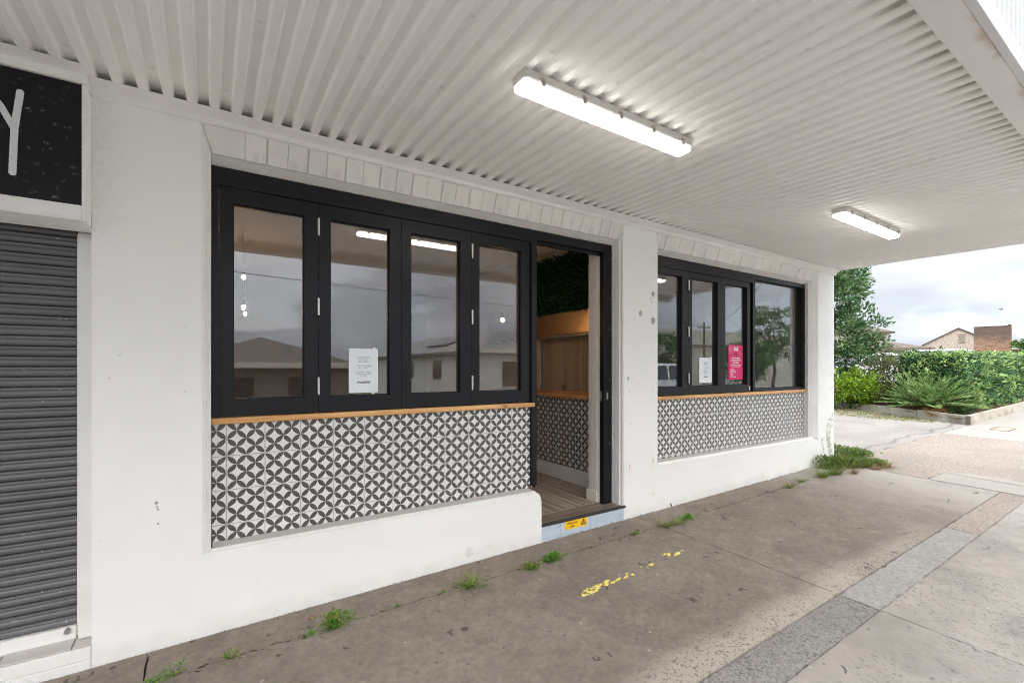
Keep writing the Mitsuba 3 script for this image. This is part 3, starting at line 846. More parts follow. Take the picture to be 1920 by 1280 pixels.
def sheet(k0, k1):
    pts = []
    for k in range(k0, k1):
        x = X0 + PITCH * k
        for dx, h in ((0, 0), (.003, .002), (.011, .022), (.014, .024), (.052, .024), (.055, .022), (.063, .002), (.066, 0), (PITCH - .0005, 0)):
            pts.append((min(x + dx, 7.555), h))
    pts = np.array(pts)
    ys = np.concatenate([[-.10, -.16], np.linspace(-.22, -2.45, 12), [-2.5, -2.6]])
    Vv = np.array([[x, y, zs(y) + h + .0004 * math.sin(2.1 * y + .7 * k0) * math.sin(9 * x)] for y in ys for x, h in pts])
    n = len(pts)
    i, j = np.meshgrid(np.arange(len(ys) - 1), np.arange(n - 1), indexing='ij')
    a = i * n + j
    Ff = np.concatenate([np.stack([a, a + 1, a + n + 1], -1).reshape(-1, 3), np.stack([a, a + n + 1, a + n], -1).reshape(-1, 3)])
    return trimesh.Trimesh(Vv, Ff, process=False)


k = -32
while X0 + PITCH * k < 7.5:
    part('soffit_sheet', cn, sheet(k, min(k + 8, 76)), 'soffit_paint', smooth=25)
    k += 8
part('roof_deck', cn, cat(box(-4, 7.555, -2.60, -.005, 3.03, 3.058)), 'beam_paint')
part('end_trim', cn, cat(box(7.5545, 7.565, -2.579, -.16, 2.945, 3.057)), 'beam_paint')
part('front_beam', cn, cbox(-4, 7.565, -2.692, -2.58, 2.85, 3.02, .004), 'beam_paint')
part('fascia_band', cn, cbox(-4, 7.57, -2.7205, -2.6925, 2.846, 2.928, .002), 'fascia_white')
# ribbed upright sheet over the band
P = []
for q in range(int(11.5 / .076)):
    x = -4 + .076 * q
    P += [(x, 0), (x + .030, 0), (x + .036, -.012), (x + .062, -.012), (x + .070, 0)]
P = np.array(P)
Vv = np.array([[x, -2.705 + d, z] for z in (2.929, 3.75) for x, d in P])
n = len(P)
Ff = np.array([[q, q + 1, n + q + 1] for q in range(n - 1)] + [[q, n + q + 1, n + q] for q in range(n - 1)])
part('fascia_sheet', cn, trimesh.Trimesh(Vv, Ff, process=False), 'fascia_white')
part('fascia_back', cn, box(-4, 7.56, -2.69, -2.66, 3.021, 3.75), 'beam_paint')
# moulding where the awning meets the wall
prof = [(-.139, 2.889), (-.166, 2.889), (-.168, 2.892), (-.168, 2.914), (-.171, 2.918), (-.222, 2.944), (-.226, 2.947), (-.226, 2.951), (-.12, 2.951), (-.12, 2.894), (-.139, 2.894)]
part('wall_moulding', cn, ext_yz(prof, -.489, 2.567), 'white_trim')
part('wall_moulding', cn, ext_yz(prof, 2.5685, 7.565), 'white_trim')
prof2 = [(-.20, 2.889), (-.262, 2.889), (-.264, 2.892), (-.264, 2.925), (-.267, 2.929), (-.322, 2.946), (-.325, 2.949), (-.12, 2.950), (-.12, 2.894), (-.20, 2.894)]
part('wall_moulding', cn, ext_yz(prof2, -4, -.4895), 'white_trim')
sc = []
for k in range(-6, 74):
    x = X0 + PITCH * k + .033
    if k % 3 == 1:
        sc.append(cyl([x, -.42 + .01 * (k % 2), zs(-.42) + .0245], [x, -.42 + .01 * (k % 2), zs(-.42) + .019], .010, 10))
    for y in (-1.05, -1.56, -2.2):
        if (k * 7 + int(y * 10)) % 4 == 0:
            sc.append(cyl([x, y, zs(y) + .0245], [x, y, zs(y) + .017], .010, 10))
part('screw', cn, cat(sc), 'beam_paint', kind='stuff')

# batten lights
for (x0, x1, lb) in ((1.212, 2.447, 'nearer lit batten light under the awning, long and bright'), (4.55, 5.80, 'farther lit batten light under the awning, near its far end')):
    t = thing('batten_light', lb, 'light', 'batten lights under the awning')
    yc, hw, zt = -1.388, .054, zs(-1.4) - .001
    part('housing', t, cbox(x0, x1, yc - hw - .003, yc + hw + .003, zt - .046, zt, .006), 'lamp_body')
    ol = rect(x0 + .002, yc - hw + .002, x1 - .002, yc + hw - .002).buffer(-.018).buffer(.018)
    top = ext_xy(ol, zt - .066, zt - .0465)
    low = ext_xy(ol.buffer(-.014), zt - .078, zt - .0662)
    hull = trimesh.convex.convex_hull(np.vstack([top.vertices, low.vertices]))
    k = part('diffuser', t, hull, 'diffuser', smooth=35)
    scene[k]['emitter'] = {'type': 'area', 'radiance': rgb(.72, .69, .635)}
    for q in range(5):
        xc = x0 + .10 + (x1 - x0 - .20) * q / 4
        for s in (-1, 1):
            y0 = yc + s * (hw + .0075)
            part('clip', t, cat(cbox(xc - .012, xc + .012, y0 - .004, y0 + .004, zt - .062, zt - .024, .0015), cbox(xc - .007, xc + .007, y0 - .010 if s < 0 else y0 + .0045, y0 - .0045 if s < 0 else y0 + .010, zt - .048, zt - .032, .001)), 'dull_metal')

# ------------------------------------------------------------------ the neighbouring shop with its roller shutter and sign
nb = thing('neighbouring_shop', 'white shop with a closed dark roller shutter at the left edge', 'shop')
part('wall', nb, cat(box(-12, -.495, .08, .25, -.5, 4.6), box(-12, -2.3, -.13, .079, -.5, 2.24)), 'wall_paint')
part('shutter_guide', nb, cat(cbox(-.556, -.4915, -.05, .075, .188, 2.235, .004), cbox(-.5685, -.5565, .0, .03, .188, 2.235, .002)), 'white_trim')
sh = part('roller_shutter', nb, box(-2.28, -.5575, .03, .04, .17, 2.30), 'shutter_slat')
pit = .0505
for q in range(41):
    z = .246 + pit * q
    pr = [(.029, z), (.012, z + .0005), (.005, z + .005), (.0, z + .014), (.001, z + .024), (.006, z + .0315), (.0025, z + .035), (.001, z + .040), (.003, z + .0455), (.012, z + .0485), (.029, z + .049)]
    part('roller_shutter__slat', nb, ext_yz(pr, -2.28, -.569), 'shutter_slat', smooth=40)
part('roller_shutter__bottom_rail', nb, cbox(-2.28, -.569, -.012, .028, .172, .244, .003), 'white_trim')
part('roller_shutter__lock', nb, cat(cyl([-.60, -.012, .2315], [-.60, -.034, .2315], .0125, 16), cyl([-.60, -.034, .2315], [-.60, -.036, .2315], .006, 12)), 'dull_metal', smooth=40)
st = part('step', nb, cat(box(-6, -.4915, -.128, .079, -.3, .168)), 'wall_paint')
for x0, x1 in ((-.565, -.4925), (-.82, -.571), (-1.08, -.826), (-1.34, -1.086)):
    part('step__ledge_tile', nb, cbox(x0, x1, -.122, .01, .1685, .184, .002), 'ledge_tile')
for q, (z0, z1) in enumerate(((-.02, .048), (.050, .115), (.117, .178))):
    part('step__board', nb, cbox(-6, -.4925, -.141, -.1285, z0, z1, .003), 'white_trim')
part('shutter_hood', nb, cat(cbox(-6, -.4915, -.115, .079, 2.29, 2.32, .003), box(-6, -.57, .045, .078, 2.23, 2.29)), 'black_frame')

sg_ = thing('shop_sign', 'black fascia sign with one white hand drawn letter, in a white frame', 'sign')
part('panel', sg_, box(-4, -.507, -.246, -.205, 2.316, 2.886), 'sign_black')
part('frame', sg_, cat(cbox(-.506, -.4905, -.258, -.14, 2.246, 2.888, .003), cbox(-4, -.5065, -.258, -.2, 2.250, 2.3155, .003)), 'white_trim')
part('frame', sg_, ext_yz([(-.258, 2.2495), (-.2, 2.2495), (-.10, 2.2275), (-.115, 2.222), (-.258, 2.244)], -4, -.4905), 'white_trim')
ly = unary_union([sg.LineString([(-.712, 2.785), (-.730, 2.62), (-.7365, 2.42)]).buffer(.0125), sg.LineString([(-.729, 2.612), (-.772, 2.705), (-.835, 2.80)]).buffer(.0125)])
part('letter', sg_, ext_xz(ly, -.2495, -.2465), 'sign_letter', label='white hand drawn letter Y')

# ------------------------------------------------------------------ weeds along the footpath
def tuft(x, y, nbl, L, spread, cols, r, w=.006, up=1.0, z=None):
    """Arching grass blades from one root."""
    Lx = []
    z0 = float(G(x, y)) - .004 if z is None else z
    V, F, C = [], [], []
    o = 0
    for q in range(nbl):
        ang = r.random() * 2 * np.pi
        d = np.array([np.cos(ang), np.sin(ang), 0])
        ln = L * (.45 + .75 * r.random())
        lean = spread * (.3 + .9 * r.random())
        bx = np.array([x, y, z0]) + d * r.random() * L * .22 + np.array([r.normal() * L * .15, 0, 0])
        s = np.array([-d[1], d[0], 0])
        ts = np.array([0, .35, .7, 1.0])
        pts = bx + np.outer(ts, d) * ln * lean + np.outer(ts * up - (.55 * lean) * ts ** 2, [0, 0, 1]) * ln * .75
        pts[:, 2] = np.maximum(pts[:, 2], z0 + .006)
        ww = np.array([1, .9, .6, .05]) * w * (.6 + .7 * r.random())
        vv = np.concatenate([pts + s * ww[:, None] / 2, pts - s * ww[:, None] / 2])
        ff = []
        for k in range(3):
            ff += [[k, k + 1, k + 5], [k, k + 5, k + 4]]
        V.append(vv); F.append(np.array(ff) + o); o += 8
        c = np.array(cols[r.integers(len(cols))]) * (.7 + .6 * r.random())
        C.append(np.tile(c, (8, 1)))
    return np.vstack(V), np.vstack(F), np.vstack(C)


GR = [(.12, .22, .045), (.18, .31, .06), (.25, .36, .09), (.34, .33, .14)]
DRY = [(.38, .31, .16), (.27, .29, .11), (.15, .21, .06)]
BR = [(.14, .31, .05), (.21, .40, .07), (.11, .23, .045)]


def broad(x, y, n, R, H, cols, r, size=.022):
    z0 = float(G(x, y))
    P = r.normal(0, .5, (n, 3)) * [R, R * .6, 0] + [x, y, z0]
    P[:, 2] += H * r.random(n) ** 1.2
    D = np.stack([P[:, 0] - x, P[:, 1] - y, np.full(n, R * .9)], 1)
    D /= np.linalg.norm(D, axis=1, keepdims=True) + 1e-9
    return leaves(P, D, size, tint(n, cols, r), wid=.55, r=r)


def weed(lb, groups, Ls, catg='weed'):
    m, c = pack(Ls)
    k = thing('weed', lb, catg, groups)
    scene[k] = mikit.ply(m, 'leaf', color=c)


r = np.random.default_rng(21)
GW = 'weeds in the crack beside the wall'
weed('low straggling weed in the footpath crack nearest the left bottom corner', GW, [tuft(-.15, -.43, 14, .07, .6, GR, r), broad(-.19, -.44, 60, .05, .03, BR, r, .014), broad(-.12, -.42, 30, .02, .07, BR, r, .013), broad(-.24, -.44, 26, .03, .015, BR, r, .012)])
weed('short weed with dry stems in the footpath crack under the left end of the window', GW, [tuft(.09, -.43, 26, .07, .7, GR + DRY, r), broad(.10, -.43, 40, .035, .04, BR + DRY, r, .012)])
weed('dense round bright green weed clump in the crack left of centre', GW, [broad(.585, -.445, 420, .05, .085, BR + GR, r, .021), tuft(.58, -.45, 50, .09, .6, BR, r, .004)])
weed('tiny flat leafy weed just left of the dense round clump', GW, [broad(.455, -.45, 70, .035, .02, BR, r, .013)])
weed('tiny leafy weed just right of the dense round clump', GW, [broad(.68, -.42, 50, .025, .06, BR, r, .016)])
weed('small flat weed in the crack midway along the larger window', GW, [tuft(.97, -.435, 14, .05, .7, GR, r, .004), broad(.97, -.435, 20, .02, .012, BR, r, .010)])
weed('tiny green weed just left of the spiky grass tuft', GW, [broad(1.26, -.44, 24, .016, .02, BR, r, .010)])
weed('spiky spreading grass tuft in the crack below the middle of the larger window', GW, [tuft(1.45, -.46, 80, .14, 1.15, GR, r, .006)])
weed('low bushy weed in the crack before the doorstep, left one', GW, [broad(1.94, -.47, 190, .06, .035, BR + DRY, r, .020), tuft(1.95, -.465, 26, .07, .7, GR + DRY, r)])
weed('bright green weed patch in the crack at the left end of the doorstep', GW, [broad(2.15, -.45, 260, .06, .045, BR, r, .022), tuft(2.15, -.45, 50, .10, .7, BR, r), broad(2.27, -.44, 30, .02, .015, BR, r, .012)])
weed('small thin weed in the crack below the white pillar', GW, [tuft(3.05, -.45, 22, .08, .7, GR + DRY, r), broad(3.05, -.45, 34, .04, .02, GR, r, .012)])
weed('grass clump with a bright leafy end below the white pillar', GW, [tuft(3.42, -.47, 60, .15, .9, GR + DRY, r), tuft(3.56, -.50, 50, .13, .8, GR, r), broad(3.74, -.47, 130, .06, .05, BR, r, .024)])
weed('low grass weed near the wall below the far window, first of two', GW, [tuft(5.62, -.47, 46, .15, .95, GR + DRY, r), broad(5.62, -.47, 30, .08, .02, GR, r, .015)])
weed('low grass weed near the wall below the far window, second of two', GW, [tuft(6.0, -.42, 46, .11, .85, GR, r)])
weed('thick grass clump with brown straw on its right at the foot of the end pillar', GW, [tuft(6.45, -.46, 110, .2, .8, GR, r, .007), tuft(6.72, -.50, 110, .2, .8, DRY + GR[:2], r, .007), tuft(6.98, -.60, 60, .18, .9, [(.34, .24, .13), (.28, .20, .10)], r, .006)])
L = []
for q in range(12):
    u_ = q / 11
    L.append(broad(6.95 + .85 * u_, -.27 - .33 * u_ + .05 * r.random(), 170, .13, .165 - .10 * u_, GR + DRY[1:] + [(.10, .20, .09), (.14, .25, .10)], r, .038))
    L.append(tuft(6.98 + .85 * u_, -.33 - .33 * u_, 44, .19, .8, GR + DRY, r, .008))
for q in range(4):
    L.append(tuft(7.5 + .1 * q, -.66 - .02 * q, 45, .14, .95, [(.50, .37, .24), (.42, .29, .16), (.26, .28, .11)], r, .006))
for q in range(8):
    L.append(broad(7.62 + .09 * q, -.08 - .03 * q + .05 * r.random(), 150, .15, .22 - .018 * q, GR + DRY[1:] + [(.10, .20, .09), (.14, .25, .10)], r, .038))
weed('big leafy weed mound spilling round the building corner onto the driveway', GW, L)
lt = np.random.default_rng(77)
n = 420
lx = -.3 + 7.3 * lt.random(n)
lp = np.stack([lx, -.431 + .035 * lt.normal(0, 1, n) * (lt.random(n) < .45) + .006 * lt.normal(0, 1, n), np.zeros(n)], 1)
far = lt.random(n) < .16
lp[far, 1] = -.15 - .02 * lt.random(far.sum())
lp[:, 2] = G(lp[:, 0], lp[:, 1]) + .003
dd = lt.normal(0, 1, (n, 3)) * [1, .6, .08]
v, f, c = leaves(lp, dd, .016 + .022 * lt.random(n), tint(n, [(.10, .07, .045), (.17, .12, .075), (.06, .05, .04), (.24, .18, .11)], lt, v=.3), wid=.3, jit=.1, fold=.1, r=lt)
single('leaf_litter', 'dry brown leaf and stem litter along the footpath crack and wall base', 'litter', trimesh.Trimesh(v, f, process=False), 'vcol', kind='stuff', color=c)
# thin climber on the end pillar
cl = []
st_ = []
for x0, h in ((7.20, .35), (7.36, .62), (7.45, .70), (7.40, .45)):
    zz = np.linspace(0, h, 9)
    path = np.stack([x0 + .05 * np.sin(zz * 9 + x0), np.full(9, -.146), float(G(x0, -.15)) + zz], 1)
    st_.append(tube(path, .0013, 4))
    P = path[r.integers(2, 9, 26)] + r.normal(0, .012, (26, 3)) * [1, .1, 1]
    cl.append(leaves(P, np.tile([0, -1, .2], (26, 1)), .022, tint(26, BR + DRY, r), r=r))
t = thing('climbing_weed', 'thin weed stems climbing the foot of the white end pillar', 'weed')
m, c = pack(cl)
part('leaf', t, m, 'leaf', color=c, kind='stuff')
part('stem', t, cat(st_), 'bark')

# ------------------------------------------------------------------ garden bed beyond the driveway
def BED(x, y):
    return G(x, y) + .13 + .03 * meshkit.noise(np.stack([np.asarray(x) * 2, np.asarray(y) * 2, np.asarray(x) * 0], -1))


bed_out = sg.Polygon([(13.90, -.19), (14.5, .88), (15.1, 2.1), (15.35, 3.0), (15.6, 6.0), (40, 6.0), (40, -.19)])
bm = trimesh.creation.extrude_polygon(bed_out, .02, engine='earcut')
gp = grid(13.9, 40, -.19, 6.0, 90, 26, BED)
cen = gp.triangles_center
keep = np.array([bed_out.contains(sg.Point(*c[:2])) for c in cen])
gp.update_faces(keep)
gb = struct('garden_bed', gp, 'dirt', label='mulched garden bed behind the low edging')
r = np.random.default_rng(31)
n = 9000
P = np.stack([13.95 + 6 * r.random(n) ** 1.3, -.15 + 3.6 * r.random(n), np.zeros(n)], 1)
ok = np.array([bed_out.buffer(-.05).contains(sg.Point(*p[:2])) for p in P])
P = P[ok]
P[:, 2] = BED(P[:, 0], P[:, 1]) + .012
D = r.normal(0, 1, P.shape) * [1, 1, .25]
v, f, c = leaves(P, D, .09, tint(len(P), [(.16, .095, .06), (.11, .07, .05), (.24, .16, .11), (.30, .22, .17)], r, v=.35), wid=.22, jit=.2, r=r)
single('mulch', 'brown bark mulch strewn over the garden bed', 'mulch', trimesh.Trimesh(v, f, process=False), 'vcol', kind='stuff', color=c)

ed = thing('garden_edging', 'low weathered grey edging around the garden bed corner', 'edging')
ln = [(13.86, -.22), (14.45, .85), (15.05, 2.05), (15.30, 3.0), (15.55, 6.0)]


def sleeper(p, q, z_over, h, th=.075):
    p, q = np.array(p, float), np.array(q, float)
    d = (q - p) / np.linalg.norm(q - p)
    nn = np.array([-d[1], d[0]])
    poly = sg.Polygon([p + d * .006, q - d * .006, q - d * .006 + nn * th, p + d * .006 + nn * th])
    m = ext_xy(rough(poly, .25, .002, int(abs(p[0] * 100))), -.12, h)
    vv = m.vertices.copy()
    vv[:, 2] += G(vv[:, 0], vv[:, 1]) + z_over
    m.vertices = vv
    return m


for p, q, h in ((ln[1], ln[0], .19), (ln[2], ln[1], .165), (ln[3], ln[2], .15), (ln[4], ln[3], .15)):
    part('sleeper', ed, sleeper(p, q, 0, h), 'edging')
bx = [13.86, 16.3, 18.7, 21.1, 23.5, 26, 30]
for a_, b_ in zip(bx[:-1], bx[1:]):
    part('sleeper', ed, sleeper((a_ + (.08 if a_ < 14 else 0), -.22), (b_, -.22), 0, .2), 'edging')
part('corner_post', ed, drape(sg.Polygon([(13.852, -.228), (13.925, -.228), (13.925, -.15), (13.852, -.15)]), .195, .3), 'bark')
# the grassy strip between the edging and the asphalt
r = np.random.default_rng(33)
L = []
strip = sg.Polygon([(13.72, -.1), (14.42, .95), (15.0, 2.1), (15.25, 3.2), (13.9, 3.4), (13.2, 2.2), (13.45, .6)])
for q in range(800):
    while True:
        x, y = 13.0 + 2.5 * r.random(), -.2 + 3.6 * r.random()
        if strip.contains(sg.Point(x, y)) and (y > .35 or r.random() < .25):
            break
    L.append(tuft(x, y, 7, .06, .8, [(.34, .36, .11), (.44, .39, .17), (.22, .30, .08), (.50, .42, .22)], r, .011))
m, c = pack(L)
single('grass', 'short yellowing grass strip between the asphalt and the edging', 'grass', m, 'leaf', kind='stuff', color=c)


# plants of the bed
def limb(p, q, r0, r1, seed, n=7, wob=.05):
    rr = np.random.default_rng(seed)
    t_ = np.linspace(0, 1, n)[:, None]
    P = np.array(p) * (1 - t_) + np.array(q) * t_
    P[1:-1] += rr.normal(0, wob, (n - 2, 3)) * np.linalg.norm(np.array(q) - np.array(p)) * .5
    return tube(P, np.linspace(r0, r1, n), 7)


def crown(blobs, ncl, nl, size, cols, seed, csize=.3, hollow=.45, lobes=.35, wid=.42, w=None):
    """Leaf clumps spread through ellipsoids: blobs = (centre, radii, weight)."""
    r = np.random.default_rng(seed)
    wt = np.array([b[2] for b in blobs], float)
    out, cs = [], []
    for q in range(ncl):
        b = blobs[r.choice(len(blobs), p=wt / wt.sum())]
        d = r.normal(0, 1, 3)
        d /= np.linalg.norm(d)
        lump = 1 + lobes * (meshkit.noise(d[None] * 2.6 + 7 * seed)[0] - .5) * 2
        rad = (hollow + (1 - hollow) * r.random() ** .6) * lump
        c = np.array(b[0]) + d * np.array(b[1]) * rad
        cs.append(c)
        tone = .62 + .75 * r.random()
        k = nl
        e = r.normal(0, 1, (k, 3))
        e /= np.linalg.norm(e, axis=1, keepdims=True)
        P = c + e * csize * (.25 + .75 * r.random((k, 1))) * [1, 1, .7]
        D = e * .6 + d * .7 + [0, 0, .25]
        col = tint(k, cols, r, w) * tone
        out.append(leaves(P, D, size, col, wid=wid, jit=.5, r=r))
    return pack(out), np.array(cs)


GREEN_T = [(.06, .135, .055), (.10, .195, .08), (.155, .26, .115), (.28, .37, .19)]
t = thing('tree', 'tall dense green tree behind the building corner, rising past the awning', 'tree')
(m, c), cs = crown([((15.35, 4.35, 4.3), (1.75, 1.75, 1.8), 3), ((16.25, 3.5, 4.0), (1.05, 1.05, .95), 1.3), ((16.2, 3.4, 2.3), (1.2, 1.2, 1.0), 1.7), ((15.2, 4.2, 2.2), (1.2, 1.2, 1.1), 1.2)], 330, 64, .135, GREEN_T, 4, .32)
part('crown', t, m, 'leaf', color=c)
tr = [limb((15.6, 4.3, .5), (15.5, 4.3, 3.0), .16, .09, 1), limb((15.55, 4.3, 1.6), (16.3, 3.5, 3.6), .09, .03, 2), limb((15.5, 4.3, 2.4), (14.6, 4.6, 4.6), .07, .02, 3), limb((15.5, 4.3, 3.0), (15.4, 4.4, 5.4), .08, .02, 4), limb((15.58, 4.3, 1.2), (16.4, 3.3, 2.3), .06, .02, 5)]
part('trunk', t, cat(tr), 'bark', smooth=50)

t = thing('shrub', 'round lime green bush beside the white end pillar', 'shrub')
(m, c), cs = crown([((14.9, 2.7, 1.05), (.72, .6, .55), 2), ((15.25, 2.35, .95), (.62, .5, .5), 2), ((14.7, 3.1, .9), (.6, .6, .5), 1)], 190, 44, .07, [(.30, .44, .04), (.42, .57, .07), (.19, .32, .05), (.10, .19, .04)], 6, .16, wid=.55)
part('foliage', t, m, 'leaf', color=c)
part('stem', t, cat([limb((15.0 + .12 * q, 2.6 - .1 * q, .4), (14.7 + .25 * q, 2.8 - .18 * q, 1.2), .018, .006, 60 + q) for q in range(4)]), 'bark')

t = thing('shrub', 'loose twiggy dark olive shrub between the lime green bush and the palm like plant', 'shrub')
(m, c), cs = crown([((16.3, 2.0, 1.3), (.75, .6, .75), 2), ((15.9, 1.9, .8), (.6, .5, .45), 1)], 150, 28, .08, [(.13, .17, .06), (.20, .23, .09), (.15, .12, .09), (.28, .31, .12)], 8, .2, hollow=.2)
part('foliage', t, m, 'leaf', color=c)
part('stem', t, cat([limb((16.1, 1.95, .45), tuple(cs[q]), .014, .004, 80 + q) for q in range(0, 60, 3)]), 'bark')

t = thing('shrub', 'small yellow green shrub just behind the palm like plant', 'shrub')
(m, c), cs = crown([((16.0, 1.15, 1.12), (.55, .35, .28), 1)], 46, 30, .06, [(.26, .32, .04), (.18, .24, .05), (.10, .15, .04)], 9, .14, wid=.5)
part('foliage', t, m, 'leaf', color=c)
part('stem', t, cat([limb((16.0, 1.15, .4), tuple(cs[q]), .012, .004, 120 + q) for q in range(0, 30, 4)]), 'bark')

t = thing('shrub', 'low dark leafy ground plant in the bed corner under the hedge', 'shrub')
(m, c), cs = crown([((14.75, .15, .52), (.34, .22, .12), 1)], 40, 26, .05, [(.05, .10, .05), (.09, .16, .06), (.15, .24, .08)], 10, .09, hollow=.2, wid=.5)
part('foliage', t, m, 'leaf', color=c)

# cycad
t = thing('cycad', 'spreading palm like cycad with stiff dark fronds in the garden bed', 'plant')
r = np.random.default_rng(44)
C0 = np.array([14.72, .70, .58])


def frond(az, el, Lf, cols, droop):
    d = np.array([np.cos(az), np.sin(az), 0])
    ts = np.linspace(0, 1, 10)
    P = C0 + np.outer(ts, d) * Lf * np.cos(el) + np.outer(ts * np.sin(el) - droop * ts ** 2, [0, 0, 1]) * Lf
    s = np.array([-d[1], d[0], 0])
    Q, Dd, sz = [], [], []
    for u in np.linspace(.14, 1, 26):
        q = np.array([np.interp(u, ts, P[:, a_]) for a_ in range(3)])
        tg = P[-1] - P[0] if u > .9 else P[min(9, int(u * 9) + 1)] - P[int(u * 9) if u < 1 else 8]
        tg = tg / (np.linalg.norm(tg) + 1e-9)
        for sd_ in (-1, 1):
            Q.append(q); Dd.append(tg * .75 + s * sd_ * .7 + np.array([0, 0, .22])); sz.append(.20 * (1.0 - .55 * abs(u - .45)))
    k = len(Q)
    v = leaves(np.array(Q), np.array(Dd), np.array(sz), tint(k, cols, r, v=.2), wid=.125, jit=.04, fold=.1, r=r)
    return v, tube(P, np.linspace(.010, .004, 10), 5)


FL, DL, TB = [], [], []
for q in range(64):
    az = q * 2.39996 + .3 * r.random()
    el = np.radians(12 + 54 * (q / 64) ** 1.1)
    v, tb = frond(az, el, .88 + .2 * r.random(), [(.13, .24, .07), (.22, .37, .11), (.42, .55, .24)], .20 * (1 - q / 90))
    FL.append(v); TB.append(tb)
for q in range(9):
    v, tb = frond(3.3 + q * .42 + .2 * r.random(), np.radians(4), .55 + .25 * r.random(), [(.62, .31, .11), (.50, .27, .12), (.36, .24, .13)], .34)
    DL.append(v); TB.append(tb)
m, c = pack(FL)
part('frond', t, m, 'leaf', color=c, kind='stuff')
m, c = pack(DL)
part('dead_frond', t, m, 'leaf', color=c, kind='stuff', label='drooping dead brown fronds')
part('stem', t, cat(TB + [trimesh.creation.cylinder(.13, .35, sections=12, transform=trimesh.transformations.translation_matrix(C0 - [0, 0, .12]))]), 'bark')

# clipped hedge
t = thing('hedge', 'long clipped glossy green hedge behind the edging, light at its leaf tips', 'hedge')
r = np.random.default_rng(55)
Lq = []
N = 4600
xx = 15.2 + 12.0 * r.random(N) ** 1.45
side_ = r.random(N)
P = np.zeros((N, 3))
Dn = np.zeros((N, 3))
hz = 1.74 + .0205 * (xx - 12) + .05 * (meshkit.noise(np.stack([xx * 2.2, xx * 0, xx * 0], 1)) - .5)
lum = meshkit.noise(np.stack([xx * 2.6, r.random(N) * 0 + 2, side_ * 6], 1)) - .5
for q in range(N):
    x, h = xx[q], hz[q]
    zb = float(G(x, .2)) + .12
    zz = zb + (h - zb) * r.random()
    if side_[q] < .62:
        P[q] = (x, .24 - .52 * lum[q] + .12 * r.random(), zz); Dn[q] = (0, -1, .35)
    elif side_[q] < .86:
        P[q] = (x, .2 + 1.3 * r.random(), h - .08 * r.random()); Dn[q] = (0, 0, 1)
    else:
        y = .1 + 1.4 * r.random()
        P[q] = (15.2 + .3 * abs(y - .75) - .35 * lum[q] + .12 * r.random() + .35 * max(0, (zb + .6 - zz)), y, zz); Dn[q] = (-1, -.2, .35)
K = 10
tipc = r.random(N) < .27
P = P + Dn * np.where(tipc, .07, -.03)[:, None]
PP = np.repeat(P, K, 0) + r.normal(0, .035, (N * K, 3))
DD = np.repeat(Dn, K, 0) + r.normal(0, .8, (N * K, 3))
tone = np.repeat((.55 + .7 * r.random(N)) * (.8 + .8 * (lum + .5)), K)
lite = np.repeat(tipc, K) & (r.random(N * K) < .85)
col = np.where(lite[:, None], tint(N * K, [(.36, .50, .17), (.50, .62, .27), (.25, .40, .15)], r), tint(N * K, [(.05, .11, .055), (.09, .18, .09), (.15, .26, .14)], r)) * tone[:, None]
v, f, c = leaves(PP, DD, np.repeat(.07 + .035 * r.random(N), K), col, wid=.42, jit=.25, r=r)
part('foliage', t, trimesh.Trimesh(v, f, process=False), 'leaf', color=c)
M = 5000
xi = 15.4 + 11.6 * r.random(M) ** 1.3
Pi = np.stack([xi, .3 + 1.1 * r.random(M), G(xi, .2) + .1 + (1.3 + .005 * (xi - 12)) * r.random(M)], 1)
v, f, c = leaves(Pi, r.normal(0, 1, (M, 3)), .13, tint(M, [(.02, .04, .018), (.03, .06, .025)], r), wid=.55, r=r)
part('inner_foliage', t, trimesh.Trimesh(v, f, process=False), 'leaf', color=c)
part('stem', t, cat([limb((15.45 + .45 * q, .75, .3), (15.4 + .45 * q + .2 * r.normal(), .75 + .3 * r.normal(), 1.4), .03, .012, 300 + q) for q in range(26)]), 'bark')

t = thing('shrub', 'rounded light green bush at the right edge in front of the far houses', 'shrub')
(m, c), cs = crown([((46.2, 2.9, 2.6), (1.6, 1.6, 1.4), 1)], 90, 50, .2, [(.10, .18, .05), (.16, .26, .07), (.07, .13, .04)], 14, .4)
part('foliage', t, m, 'leaf', color=c)
part('stem', t, limb((46.2, 2.9, .9), (46.2, 2.9, 2.4), .08, .04, 3), 'bark')


